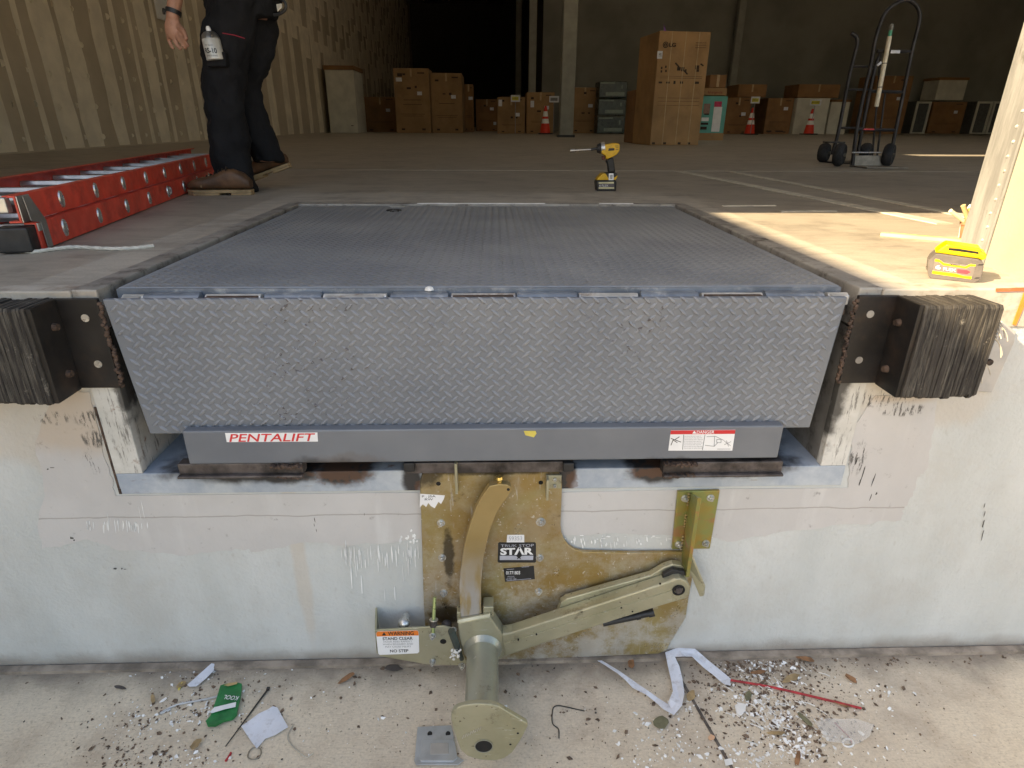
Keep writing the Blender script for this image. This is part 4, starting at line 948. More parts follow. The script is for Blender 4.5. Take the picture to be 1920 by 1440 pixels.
# ------------------------------------------------------------------ extension ladder on the floor
red = simple('red_fibreglass', (.68, .075, .045), .42, 0, .15, 10, dirt=(.30, .03, .025), ds=9, da=.6)
alu = simple('ladder_aluminium', (.50, .50, .48), .38, .75, .15, 14, dirt=(.3, .27, .24), ds=10, da=.5)
lad = thing('extension_ladder', 'red fibreglass extension ladder with aluminium rungs lying by the worker', 'ladder', (-1.375, .50, H), world=False)
lad.rotation_euler = (0, 0, math.atan2(.179, .984))
LL, LW = 3.7, .43                                       # local: +Y along the ladder, -X across, Z up
def rail(x, face, z0, z1, y0, y1, name='rail'):
    s = 1 if face > 0 else -1
    mb = MB().box((min(x, x-s*.006), y0, z0), (max(x, x-s*.006), y1, z1))
    for z in (z0, z1-.006): mb.box((min(x-s*.0061, x-s*.034), y0, z), (max(x-s*.0061, x-s*.034), y1, z+.006))
    return mb.build(name, red, lad, bevel=.0012)
rails = [rail(0, 1, .004, .086, 0, LL), rail(-LW, -1, .004, .086, 0, LL), rail(-.022, 1, .089, .168, -.03, LL-.2), rail(-LW+.022, -1, .089, .168, -.03, LL-.2)]
for sec, (z, x0, x1, ya) in enumerate(((.045, -.007, -LW+.007, .17), (.128, -.029, -LW+.029, .25))):
    k = 0
    while ya+k*.29 < LL-.3:
        y = ya+k*.29
        MB().prism([(x0, y-.018, z), (x0, y-.011, z+.015), (x0, y+.011, z+.015), (x0, y+.018, z), (x0, y+.011, z-.015), (x0, y-.011, z-.015)], (x1-x0, 0, 0)).build('rung', alu, lad, bevel=.002)
        for xx, s_ in ((x0+.007, 1), (x1-.007, -1)):
            rg = [Vector((xx, y+math.cos(t_)*.0165, z+math.sin(t_)*.029)) for t_ in [2*math.pi*i/20 for i in range(20)]]
            rg2 = [Vector((xx+s_*.0045, y+math.cos(t_)*.0145, z+math.sin(t_)*.026)) for t_ in [2*math.pi*i/20 for i in range(20)]]
            rg3 = [Vector((xx+s_*.001, y+math.cos(t_)*.0085, z+math.sin(t_)*.020)) for t_ in [2*math.pi*i/20 for i in range(20)]]
            o = MB().loft([rg, rg2, rg3]).build('rung_cap', M['zinc'], lad, smooth=True)
        k += 1
MB().box((-.0005, .0, .06), (.004, .055, .084)).box((-.018, -.028, .09), (-.0215, .045, .166)).build('end_bracket', alu, lad, bevel=.001)
MB().prism([(.0045, .018, .006), (.0045, .05, .006), (.0045, .05, .088), (.0045, -.01, .168), (.0045, -.045, .168), (.0045, -.035, .095), (.0045, .015, .085)], (.003, 0, 0)).build('guide_bracket', simple('grey_bracket', (.30, .29, .27), .5, .6, .2, 14), lad, bevel=.001)
for xa_, xb_ in ((-.10, -.006), (-LW+.006, -LW+.10)): MB().box((xa_, -.05, .004), (xb_, .02, .078)).build('rubber_boot', M['black'], lad, bevel=.006)
MB().box((-LW+.03, -.05, .12), (-.04, -.02, .165)).build('end_rung', alu, lad, bevel=.004)
lb = MB().lathe([(.034, 0), (.034, .001)], (.0012, 1.36, .046), (1, 0, 0), 28)
for v_ in lb.v: v_.z = .046+(v_.z-.046)*.62
lb = lb.build('maker_badge', M['white_label'], lad)
lb2 = MB().ring((.0023, 1.36, .046), (1, 0, 0), .0335, .028, .0006, 28)
for v_ in lb2.v: v_.z = .046+(v_.z-.046)*.62
lb2.build('badge_ring', simple('badge_blue', (.02, .03, .12), .4), lb)
mb = text_mb('WERNER', -.024, .024, -.006, .006, 0, bold=.02); mb.xf(Matrix.Translation((.0025, 1.36, .046)) @ Matrix.Rotation(R(90), 4, 'Z')); mb.build('lettering', simple('badge_ink', (.02, .03, .12), .4), lb)
MB().prism([(-LW+.0265, .30, .10), (-LW+.0265, .42, .10), (-LW+.0265, .42, .16), (-LW+.0265, .30, .16)], (.001, 0, 0)).build('paper_label', M['white_label'], lad)
# rope beside the ladder
def curve_pts(pts, n=6):
    out = []
    for i in range(len(pts)-1):
        p_ = [pts[max(i-1, 0)], pts[i], pts[i+1], pts[min(i+2, len(pts)-1)]]
        for k in range(n):
            t_ = k/n; out.append(.5*((2*p_[1])+(-p_[0]+p_[2])*t_+(2*p_[0]-5*p_[1]+4*p_[2]-p_[3])*t_*t_+(-p_[0]+3*p_[1]-3*p_[2]+p_[3])*t_**3))
    return out+[pts[-1]]
rp = curve_pts([G(u, v, H+.006) for u, v in ((-60, 400), (-15, 432), (5, 455), (25, 467), (60, 472), (100, 467), (140, 463), (200, 466), (250, 465), (288, 461))])
mb = MB(); 
for ph in (0, 2*math.pi/3, 4*math.pi/3):
    pts = []
    L = 0
    for i, p in enumerate(rp):
        d = (rp[min(i+1, len(rp)-1)]-rp[max(i-1, 0)]).normalized(); a_ = d.cross(Vector((0, 0, 1))).normalized(); b_ = d.cross(a_)
        an = ph+i*1.1; pts.append(p+(a_*math.cos(an)+b_*math.sin(an))*.0025)
    mb.tube(pts, .0038, 6)
tag(mb.build('ladder_rope', simple('white_rope', (.62, .59, .52), .9, 0, .15, 60), None, smooth=True), 'white braided rope lying on the floor from the ladder end', 'rope')

# ------------------------------------------------------------------ cordless impact driver
YI = 2.36
def D(l): return [W(1080+x/10.286, 240+y/10.286, YI) for x, y in l]
yel = simple('tool_yellow', (.72, .42, .02), .4, 0, .1, 30, dirt=(.35, .2, .03), ds=40, da=.5)
im = thing('impact_driver', 'yellow and black cordless impact driver standing upright on its battery', 'impact driver', (W(1135, 357, YI).x, YI, H))
def pr(l, half, name, mat, parent=None, bevel=.006):
    pts = D(l); return MB().prism([p+Vector((0, -half, 0)) for p in pts], (0, 2*half, 0)).build(name, mat, parent or im, bevel=bevel, seg=3)
zfix = H-D([(500, 1215)])[0].z
hs = pr([(540, 330), (720, 300), (805, 303), (824, 335), (818, 455), (765, 520), (650, 580), (565, 612), (556, 545), (475, 500), (470, 470)], .034, 'motor_housing', yel, bevel=.010)
pr([(610, 400), (720, 395), (720, 440), (600, 450)], .0352, 'housing_badge', M['black'], hs, .001)
pr([(735, 350), (800, 350), (800, 362), (735, 362)], .0350, 'vent_slot', M['black'], hs, .0005); pr([(740, 385), (800, 385), (800, 397), (740, 397)], .0350, 'vent_slot', M['black'], hs, .0005); pr([(740, 420), (798, 420), (798, 432), (740, 432)], .0350, 'vent_slot', M['black'], hs, .0005)
a, b, c = D([(470, 405), (545, 400), (405, 410)])
MB().cyl(b, a, .036, .033, 24).build('nose_collar', simple('gearcase_alloy', (.5, .5, .5), .35, .8), im, smooth=True, bevel=.003)
MB().cyl(a, c, .031, .022, 24).build('rubber_nose', M['black'], im, smooth=True, bevel=.003)
e0, e1, e2, e3 = D([(405, 425), (285, 428), (-30, 445), (-115, 450)])
MB().cyl(c, e1, .0075, seg=12).build('chuck', M['black'], im, smooth=True)
MB().cyl(e1, e2, .0085, seg=14).cyl(e2, e3, .0115, seg=14).build('socket_bit', simple('bit_steel', (.42, .38, .33), .3, .9), im, smooth=True)
pr([(490, 550), (556, 550), (556, 622), (505, 630)], .012, 'trigger', simple('trigger_red', (.10, .02, .015), .5), None, .004)
pr([(565, 625), (705, 568), (722, 640), (735, 720), (752, 870), (615, 875), (600, 720)], .021, 'handle', M['black'], None, .010)
pr([(372, 1008), (485, 882), (545, 878), (585, 900), (770, 905), (785, 930), (742, 1004)], .036, 'foot', yel, None, .006)
pr([(545, 872), (765, 872), (785, 915), (700, 970), (590, 965)], .0375, 'foot_grip', M['black'], None, .004)
bt = pr([(365, 1045), (392, 1006), (742, 1006), (762, 1050), (748, 1222), (385, 1222)], .040, 'battery', M['black'], None, .008)
pr([(416, 1042), (706, 1038), (712, 1172), (416, 1172)], .0408, 'battery_label', simple('label_cream', (.55, .50, .30), .5), bt, .001)
pr([(416, 1075), (708, 1072), (712, 1140), (416, 1140)], .0411, 'label_band', simple('label_dark', (.10, .085, .09), .5), bt, .0005)
x0, x1, z0, z1 = D([(430, 1085)])[0].x, D([(600, 1085)])[0].x, D([(430, 1128)])[0].z, D([(430, 1090)])[0].z
text_mb('6 FLEX', x0, x1, z0, z1, YI-.0415).build('lettering', M['white_label'], bt)
tg = pr([(612, 875), (700, 875), (704, 1008), (606, 1010)], .0415, 'white_tag', M['white_label'], None, .002)
text_mb('101', D([(635, 900)])[0].x, D([(680, 900)])[0].x, D([(635, 985)])[0].z, D([(635, 905)])[0].z, YI-.0422, bold=.02).build('lettering', M['blackprint'], tg)
for o in im.children: o.location.z += zfix+.0005

# ------------------------------------------------------------------ battery pack on the dock edge
BA, BB = G(1741, 522, H), G(1827, 531, H); bd = (BB-BA); bd.z = 0; bd.normalize(); bn = Vector((bd.y, -bd.x, 0))
if bn.y > 0: bn = -bn
def WV(u, v, off=0.):
    d = ray(u, v); n = bn; P0 = BA+n*off; return CAM+d*((P0-CAM).dot(n)/d.dot(n))
def B6(l, off=0.): return [WV(1720+x/6, 320+y/6, off) for x, y in l]
pk = thing('battery_pack', 'yellow topped grey cordless tool battery pack standing in the sun by the jamb', 'battery', (BA+BB)/2)
def bp6(l, off, th, name, mat, parent=None, bevel=.004):
    return MB().prism(B6(l, off), -bn*th).build(name, mat, parent or pk, bevel=bevel, seg=3)
gcase = simple('battery_grey', (.13, .112, .10), .5, 0, .15, 30)
cs = bp6([(112, 1120), (122, 1030), (150, 985), (205, 938), (240, 935), (690, 1000), (738, 1030), (748, 1085), (722, 1200), (690, 1245), (640, 1268), (150, 1215), (125, 1190)], .0, .075, 'case', gcase, None, .010)
bp6([(165, 1160), (200, 990), (240, 990), (300, 1030), (560, 1065), (600, 1045), (660, 1055), (640, 1150), (610, 1225), (560, 1220), (165, 1165)], .0006, .003, 'label_panel', simple('label_greybrown', (.20, .17, .15), .5), cs, .0008)
byel = simple('battery_yellow', (.80, .55, .01), .42, 0, .06, 30)
bp6([(200, 995), (245, 1000), (300, 1040), (420, 1062), (540, 1080), (590, 1052), (660, 1058), (655, 1078), (600, 1075), (550, 1100), (290, 1065), (250, 1030), (196, 1022)], .0012, .003, 'yellow_band', byel, cs, .0006)
bp6([(170, 1125), (200, 1130), (430, 1158), (520, 1185), (612, 1190), (608, 1222), (165, 1158)], .0012, .003, 'yellow_band', byel, cs, .0006)
bp6([(450, 1105), (560, 1120), (600, 1140), (560, 1165), (445, 1150)], .0012, .003, 'red_flash', simple('label_red', (.62, .05, .07), .5), cs, .0006)
def t6(body, q, off, mat, bold=0.):
    p0, p1, p2 = B6([q[0], q[1], q[2]], off)             # bottom-left, bottom-right, top-left
    mb = text_mb(body, 0, 1, 0, 1, 0, bold=bold); ex_, ez_ = p1-p0, p2-p0
    mb.v = [p0+ex_*v.x+ez_*v.z for v in mb.v]; return mb.build('lettering', mat, cs)
t6('6', [(203, 1105), (265, 1112), (203, 1060)], .0020, M['white_label'], .02); t6('FLEX', [(290, 1120), (435, 1138), (292, 1088)], .0020, M['white_label'], .02)
t6('DEWALT', [(360, 1062), (475, 1075), (362, 1046)], .0022, M['blackprint'], .02)
bp6([(195, 922), (270, 865), (330, 824), (470, 842), (722, 878), (722, 920), (782, 932), (778, 985), (742, 1015), (690, 992), (240, 928)], -.006, .068, 'yellow_top', byel, None, .005)
bp6([(350, 872), (470, 880), (690, 915), (690, 938), (640, 930), (350, 892)], -.004, .008, 'rail_slot', M['hole'], None, .001)
bp6([(345, 845), (460, 850), (720, 890), (720, 905), (460, 866), (345, 860)], -.003, .012, 'contact_rail', byel, None, .001)
for x, y in ((130, 1010), (108, 1105)): bp6([(x-14, y), (x, y-14), (x+14, y+4), (x, y+14)], -.01, .03, 'latch_nub', gcase, None, .002)
for x, y in ((705, 1062), (670, 1210)): bp6([(x-30, y+4), (x-10, y-8), (x+35, y-8), (x+25, y+4)], .0006, .003, 'case_recess', M['hole'], cs, .0005)

# ------------------------------------------------------------------ odds and ends by the jamb
cup = G(1812, 452, H); e = thing('plant_pot', 'small terracotta pot holding sticks beside the steel door jamb', 'pot', cup)
MB().lathe([(.022, 0), (.030, .055), (.034, .056), (.035, .075), (.030, .075), (.026, .058), (.018, .01)], cup, seg=22).build('pot', simple('terracotta', (.38, .17, .09), .8), e, smooth=True)
for k, (du, dv, r_) in enumerate(((-30, -15, .007), (-6, -25, .008), (8, -20, .008))):
    q = cup+Vector((0, 0, .05)); p = WV(1812+du, 410+dv, 0); p = W(1812+du, 410+dv, cup.y)
    MB().cyl(q, p, r_, seg=10).build('stick', simple('stick_wood_%d' % k, ((.75, .68, .5), (.5, .38, .2), (.7, .65, .15))[k], .6), e, smooth=True)
q = cup+Vector((.045, .07, 0))
bgm = MB().lathe([(.02, 0), (.026, .03), (.024, .07), (.018, .10), (.010, .115)], q, seg=14)
for v_ in bgm.v: v_.x += random.uniform(-.004, .004); v_.y += random.uniform(-.004, .004)
tag(bgm.build('white_bag', M['whitepaint'], None, smooth=True), 'crumpled white bag behind the terracotta pot at the jamb', 'bag')
a, b = G(1652, 436, H+.012), G(1812, 450, H+.012)
e = thing('wooden_stake', 'pale green edged wooden stake lying across the white floor lines', 'wooden stake', a)
d = (b-a).normalized(); n = Vector((-d.y, d.x, 0))*.013
MB().prism([a-n, a+n, b+n, b-n], (0, 0, -.0115)).build('wood', simple('pale_pine', (.60, .52, .33), .6), e, bevel=.001)
MB().prism([a+n*.2+d*.03, a+n+d*.03, b+n, b+n*.2], (0, 0, .0015)).build('green_edge', simple('lime_edge', (.40, .55, .20), .5), e)

# ------------------------------------------------------------------ hand trucks
ft = simple('truck_frame', (.035, .033, .035), .45, .4, .3, 12); tyre = simple('tyre_rubber', (.022, .022, .024), .75, 0, .3, 20)
YT = 4.6
def wheel(c, r, wd, parent, ax=(1, 0, 0)):
    ax = Vector(ax).normalized(); o = MB().lathe([(r*.55, -wd*.5), (r*.82, -wd*.55), (r*.97, -wd*.3), (r, 0), (r*.97, wd*.3), (r*.82, wd*.55), (r*.55, wd*.5)], c, ax, 28).build('wheel', tyre, parent, smooth=True)
    MB().lathe([(r*.5, -wd*.42), (r*.54, -wd*.2), (r*.54, wd*.2), (r*.5, wd*.42)], Vector(c)-ax*.0, ax, 20).lathe([(r*.16, -wd*.75), (r*.16, wd*.75)], c, ax, 12).build('rim', simple('rim_grey', (.16, .16, .15), .4, .6), o, smooth=True)
    return o
e = thing('hand_truck', 'tall black looped hand truck carrying a long white tube', 'hand truck', (W(1625, 314, YT).x, YT, H))
L_ = curve_pts([W(u, v, YT) for u, v in ((1598, 312), (1605, 252), (1618, 183), (1632, 126), (1641, 76), (1650, 46), (1660, 24), (1678, 8), (1700, 0), (1716, 8), (1724, 25), (1722, 48), (1710, 96), (1694, 174), (1678, 252), (1668, 300))], 5)
MB().tube(L_, .017, 10).build('frame_loop', ft, e, smooth=True)
for (u0, v0, u1, v1), m_ in (((1645, 96, 1709, 97), ft), ((1629, 171, 1694, 173), ft), ((1609, 243, 1680, 244), ft)):
    MB().tube([W(u0, v0, YT), W(u1, v1, YT)], .014, 8).build('crossbar', m_, e, smooth=True)
for u0, v0, u1, v1 in ((1652, 97, 1634, 312), (1660, 172, 1642, 312)): MB().tube([W(u0, v0, YT+.01), W(u1, v1, YT+.01)], .009, 8).build('centre_strut', ft, e, smooth=True)
a, b = W(1671, 94, YT-.02), W(1687, 100, YT-.02); MB().box((a.x, YT-.020, b.z), (b.x, YT-.018, a.z)).build('maker_plate', M['paper'], e)
a, b = W(1620, 241, YT-.02), W(1639, 244, YT-.02); MB().box((a.x, YT-.020, b.z), (b.x, YT-.016, a.z)).build('red_strap', M['red_ink'], e)
a = W(1594, 313, YT); b = W(1668, 313, YT)
MB().box((a.x, YT-.28, H+.004), (b.x, YT+.02, H+.012)).box((a.x, YT+.0, H+.0121), (b.x, YT+.015, H+.10)).build('toe_plate', simple('toe_steel', (.30, .27, .23), .5, .5, .3, 10), e, bevel=.001)
MB().tube([W(1597, 286, YT-.02), W(1652, 286, YT-.02)], .006, 8).build('axle', M['zinc'], e, smooth=True)
c1, c2 = W(1666, 291, YT+.02), W(1574, 291, YT+.05)
r_ = .105
wheel((c1.x, YT+.02, H+r_), r_, .075, e, (.75, -.66, 0)); wheel((c2.x, YT+.05, H+r_), r_, .075, e, (.75, -.66, 0))
tp, tq = W(1668, 68, YT-.03), W(1643, 200, YT-.03); dd = (tp-tq).normalized()
e = thing('white_tube', 'long cream tube with green collar strapped upright on the hand truck', 'tube', tq)
MB().cyl(tq, tp, .019, .019, 18).build('barrel', simple('cream_tube', (.85, .76, .58), .5), e, smooth=True)
MB().cyl(tp, tp+dd*.045, .014, seg=14).build('green_collar', simple('green_collar', (.08, .45, .28), .5), e, smooth=True)
MB().lathe([(.015, 0), (.020, .02), (.014, .045), (.004, .05)], tp+dd*.045, dd, 14).build('cap', simple('tube_cap', (.25, .24, .21), .5), e, smooth=True)
for f in (.28, .62): MB().ring(tq+(tp-tq)*f, dd, .0205, .019, .006, 18).build('band', M['black'], e)
MB().prism(PW([(1644, 122), (1652, 115), (1654, 118), (1647, 124)], YT-.06), (0, .01, 0)).build('paper_flag', M['paper'], e)
YS = 5.3
e = thing('hand_truck', 'lower hand truck standing behind and beside the tall looped one', 'hand truck', (W(1575, 290, YS).x, YS, H))
MB().tube(curve_pts([W(u, v, YS) for u, v in ((1596, 62), (1606, 70), (1607, 84), (1600, 112), (1592, 145), (1572, 247), (1560, 290))], 5), .018, 10).build('frame_rail', ft, e, smooth=True)
MB().tube(curve_pts([W(u, v, YS) for u, v in ((1650, 100), (1640, 130), (1625, 200), (1608, 288))], 5), .018, 10).build('frame_rail', ft, e, smooth=True)
for v in (125, 168, 240): MB().tube([W(1597-(v-125)*.22, v, YS), W(1642-(v-125)*.22, v, YS)], .012, 8).build('crossbar', ft, e, smooth=True)
c = W(1547, 277, YS); wheel((c.x, YS, H+.095), .095, .085, e, (.75, -.66, 0)); c = W(1630, 277, YS+.1); wheel((c.x, YS+.15, H+.095), .095, .085, e, (.75, -.66, 0))
MB().box((W(1550, 255, YS).x, YS-.06, H+.19), (W(1582, 255, YS).x, YS+.06, H+.205)).build('mudguard', ft, e)
MB().box((W(1550, 255, YS).x, YS-.3, H+.004), (W(1625, 255, YS).x, YS+.06, H+.012)).build('toe_plate', ft, e)

# ------------------------------------------------------------------ cartons
def cardm(name, k, tint=(1, 1, 1)):
    return simple(name, tuple(x*k*y for x, y in zip((.36, .215, .10), tint)), .8, 0, .12, 2.5, dirt=tuple(.55*x*k for x in (.36, .215, .10)), ds=1.6, da=.5)
CB = [cardm('cardboard_a', 1.0), cardm('cardboard_b', .85), cardm('cardboard_c', .7, (1.05, .9, .8)), cardm('cardboard_d', 1.15)]
ink = simple('carton_ink', (.05, .03, .02), .8); tapem = simple('carton_tape', (.46, .32, .17), .45)
def carton(label, u0, u1, vt, Y, depth, mat, zb=H, vb=None, name='cardboard_box', cat='box', marks=(), tags=(), top=None, tape=True, group='cartons in the hall'):
    x0, x1 = W(u0, 245, Y).x, W(u1, 245, Y).x; zt_ = W((u0+u1)/2, vt, Y).z
    if vb: zb = W((u0+u1)/2, vb, Y).z
    e = thing(name, label, cat, ((x0+x1)/2, Y+depth/2, zb), group)
    b_ = MB().box((x0, Y, zb+.002), (x1, Y+depth, zt_)).build('carton_body', mat, e, bevel=.012)
    if tape:
        xm = (x0+x1)/2; MB().box((xm-.03, Y-.002, zt_-.25), (xm+.03, Y, zt_+.003)).box((xm-.03, Y, zt_), (xm+.03, Y+depth, zt_+.003)).build('tape', tapem, e)
    wd, ht = x1-x0, zt_-zb
    if name == 'cardboard_box' and ht > .8:
        hs_ = random.uniform(-.05, .05)
        marks = list(marks)+[(.5, .30+hs_, .7, .006), (.5, .27+hs_, .6, .005), (.78, .93, .2, .02), (.2, .06, .1, .03), (.8, .06, .1, .03)]
        tags = list(tags)+[(.72, .62+hs_*2, .16, .11, M['paper'])]
    for fx, fz, fw, fh in marks:
        cx, cz = x0+fx*wd, zb+fz*ht; MB().box((cx-fw*wd/2, Y-.004, cz-fh*ht/2), (cx+fw*wd/2, Y-.0005, cz+fh*ht/2)).build('printed_mark', ink, e)
    for fx, fz, fw, fh, m_ in tags:
        cx, cz = x0+fx*wd, zb+fz*ht; MB().box((cx-fw/2, Y-.008, cz-fh/2), (cx+fw/2, Y-.0045, cz+fh/2)).build('paper_label', m_, e)
    if top is not None: MB().box((x0-.03, Y-.03, zt_+.001), (x1+.03, Y+depth+.03, zt_+top)).build('carton_cap', CB[2], e, bevel=.01)
    return e, (x0, x1, zb, zt_)
foam = simple('white_foam_wrap', (.62, .60, .52), .8, 0, .1, 3)
carton('tall white foam wrapped appliance with brown cap against the drywall', 620, 672, 131, 21.0, 1.5, foam, name='wrapped_appliance', cat='appliance', top=.13, tape=False, group=None, marks=((.8, .12, .08, .012),))
carton('low dark brown carton between the foam wrapped appliance and tall carton', 684, 748, 182, 23.5, 1.2, CB[2])
mk = ((.18, .90, .14, .05), (.30, .91, .08, .03), (.42, .70, .12, .03), (.62, .72, .06, .035), (.5, .52, .5, .008), (.5, .45, .55, .006))
carton('tall brown carton, left of the pair beside the drywall', 744, 808, 128, 21.5, 1.3, CB[1], marks=mk, tags=((.15, .83, .2, .12, M['paper']),))
carton('tall brown carton, right of the pair beside the drywall', 811, 868, 137, 21.8, 2.2, CB[1], marks=((.2, .88, .12, .03), (.42, .66, .09, .02), (.62, .66, .08, .04), (.5, .5, .5, .008)))
carton('narrow half height carton peeking out behind the tall pair', 872, 888, 158, 24.5, 1.2, CB[2])
carton('low brown carton in the dark aisle beside the columns', 893, 934, 186, 26.5, 1.5, CB[2], marks=((.4, .8, .1, .06),), tags=((.85, .25, .12, .12, M['paper']),))
carton('waist high carton with a yellow sign, left of the pair behind the cone', 933, 984, 182, 21.2, 1.2, CB[1], marks=((.2, .9, .1, .05), (.52, .45, .08, .05), (.7, .45, .06, .05)), tags=((.10, .84, .12, .2, M['paper']),))
carton('waist high carton right behind the leftmost traffic cone', 987, 1038, 173, 21.3, 1.2, CB[0], marks=((.2, .86, .1, .05), (.45, .55, .14, .04)), tags=((.2, .72, .12, .2, M['paper']),))
carton('brown carton between the wide column and the dark stacked bins', 1070, 1118, 164, 22.5, 1.3, CB[1], marks=((.5, .88, .1, .05), (.45, .45, .12, .03), (.68, .45, .08, .03)))
carton('narrow dark brown carton leaning close to the tall printed carton', 1186, 1206, 168, 11.4, .8, CB[2], tape=False)
carton('small carton stacked second highest behind the tall printed carton', 1320, 1350, 140, 14.0, .8, CB[2], zb=None, vb=165)
mb_, r4 = carton('carton with red print on top of the teal box', 1312, 1354, 165, 13.8, .8, CB[0], zb=None, vb=179, tape=False)
rd = simple('dull_red_print', (.25, .03, .025), .6)
text_mb('Insignia', r4[0]+.17*(r4[1]-r4[0]), r4[0]+.8*(r4[1]-r4[0]), r4[2]+.15*(r4[3]-r4[2]), r4[2]+.6*(r4[3]-r4[2]), 13.8-.004).build('lettering', rd, mb_)
tl = simple('teal_card', (.12, .42, .36), .6, 0, .1, 4)
mb_, r4 = carton('teal printed retail box on a brown base beside the tall printed carton', 1312, 1357, 180, 13.8, .9, tl, tape=False, name='retail_box')
x0, x1, z0, z1 = r4; wd, ht = x1-x0, z1-z0
MB().box((x0-.004, 13.795, z0), (x1+.004, 13.805+.9, z0+.17*ht)).build('brown_base', CB[0], mb_)
for fx, fz, fw, fh, m_ in ((.64, .48, .34, .56, M['white_label']), (.62, .82, .3, .12, simple('magenta_print', (.55, .03, .10), .6)), (.18, .72, .26, .22, simple('photo_print', (.30, .18, .14), .6)), (.16, .48, .3, .08, M['white_label']), (.16, .38, .3, .05, ink), (.14, .28, .26, .07, ink), (.2, .62, .2, .08, ink), (.66, .45, .05, .03, ink)):
    cx, cz = x0+fx*wd, z0+fz*ht; MB().box((cx-fw*wd/2, 13.788-fz*.002, cz-fh*ht/2), (cx+fw*wd/2, 13.7945-fz*.002, cz+fh*ht/2)).build('printed_panel', m_, mb_)
carton('brown carton directly behind the middle traffic cone', 1357, 1402, 183, 22.5, 1.2, CB[2], marks=((.4, .85, .1, .05), (.6, .5, .08, .05)))
carton('brown carton stacked above the one behind the middle cone', 1374, 1426, 158, 23.0, 1.2, CB[2], zb=None, vb=182)
carton('dim brown carton between the middle and far cones', 1432, 1480, 184, 23.2, 1.2, CB[2], marks=((.2, .08, .2, .04), (.6, .08, .3, .04)))
carton('white wrapped appliance directly behind the far cone', 1486, 1546, 184, 23.0, 1.0, foam, name='wrapped_appliance', cat='appliance', tape=False, group=None)
carton('brown carton lying on the white wrapped appliance behind the far cone', 1484, 1560, 158, 23.2, 1.2, CB[2], zb=None, vb=183)
carton('white wrapped appliance between the far cone and the hand trucks', 1549, 1584, 191, 23.4, 1.0, foam, name='wrapped_appliance', cat='appliance', top=.08, tape=False, group=None)
carton('tall brown carton seen through the hand truck frame', 1622, 1690, 142, 24.5, 1.2, CB[2])
carton('white appliance raised on a rack right of the hand truck', 1738, 1790, 150, 26.5, 1.0, foam, zb=None, vb=188, name='wrapped_appliance', cat='appliance', top=.1, tape=False, group=None)
carton('dim brown carton under the raised white appliance', 1738, 1800, 191, 26.4, 1.0, CB[2], tape=False)
gry = simple('grey_crate', (.10, .10, .095), .7)
for (u0, u1, lab) in ((1706, 1733, 'dim framed crate just right of the hand truck, below the white appliance'), (1818, 1846, 'dim framed crate, left of the pair near the jamb'), (1848, 1880, 'dim framed crate, right of the pair next to the jamb')):
    e, (x0, x1, z0, z1) = carton(lab, u0, u1, 190, 26.2, 1.0, gry, tape=False, name='framed_crate', cat='crate')
    for xx in (x0, x1-.08): MB().box((xx, 26.15, z0), (xx+.08, 26.199, z1)).build('corner_post', foam, e)
    MB().box((x0+.081, 26.15, z1-.08), (x1-.081, 26.199, z1)).box((x0+.081, 26.15, z0), (x1-.081, 26.199, z0+.05)).build('rim', foam, e)
# dark green wrapped bins
gb = simple('dark_green_bin', (.028, .042, .036), .3, 0, .3, 4); gl = simple('bin_label', (.22, .27, .23), .4)
zz = H
for i, (v0, v1, lab) in enumerate(((250, 217, 'lowest'), (217, 184, 'middle'), (184, 151, 'topmost'))):
    Y = 21.8; x0, x1 = W(1119, 245, Y).x, W(1171, 245, Y).x; z1 = W(1145, v1, Y).z
    e = thing('storage_bin', 'dark green plastic wrapped bin, %s of its stack of three' % lab, 'bin', ((x0+x1)/2, Y+.5, zz), 'stacked dark green bins')
    MB().box((x0, Y, zz+.01), (x1, Y+1.0, z1-.02)).build('bin_body', gb, e, bevel=.03)
    MB().box((x0+.25*(x1-x0), Y-.012, zz+.08), (x1-.1*(x1-x0), Y-.001, zz+.19)).build('front_label', gl, e)
    MB().box((x0+.04*(x1-x0), Y-.012, z1-.10), (x0+.55*(x1-x0), Y-.001, z1-.05)).build('lid_edge', gl, e)
    MB().box((x1-.22*(x1-x0), Y-.012, zz+.3), (x1-.17*(x1-x0), Y-.001, z1-.14)).build('wrap_seam', gl, e)
    zz = z1
# the tall printed carton
YG_ = 10.3
e = thing('appliance_carton', 'tallest cardboard appliance carton with black printed symbols and strapping', 'carton', (W(1262, 272, YG_).x, YG_+.45, H))
fx0, fx1 = W(1219, 265, YG_).x, W(1313, 265, YG_).x; sx = W(1199, 262, YG_+1.0).x; ztp = W(1280, 58, YG_).z
FY = .10
MB().prism([(fx0, YG_, H), (fx1, YG_+FY, H), (fx1+.05, YG_+1.0, H), (fx0-.12, YG_+.95, H)], (0, 0, ztp-H)).build('carton_body', CB[3], e, bevel=.01)
def lgp(fx, fz): return Vector((fx0+(fx1-fx0)*fx, YG_+FY*fx-.004, H+(ztp-H)*fz))
def lgq(fx, fz, fw, fh, name, m_, off=0):
    return MB().prism([lgp(fx-fw/2, fz-fh/2)-Vector((0, off, 0)), lgp(fx+fw/2, fz-fh/2)-Vector((0, off, 0)), lgp(fx+fw/2, fz+fh/2)-Vector((0, off, 0)), lgp(fx-fw/2, fz+fh/2)-Vector((0, off, 0))], (0, .003, 0)).build(name, m_, e)
for fx in (.25, .52, .78): lgq(fx, .5, .012, 1, 'strapping_band', simple('strap_pale', (.50, .37, .20), .5), .001)
c = lgp(.135, .885); o = MB().cyl(c, c-Vector((0, .003, 0)), .048, seg=24).build('brand_emblem', ink, e)
text_mb('LG', lgp(.20, 0).x, lgp(.33, 0).x, lgp(0, .868).z, lgp(0, .902).z, c.y-.003, bold=.03).build('lettering', ink, e)
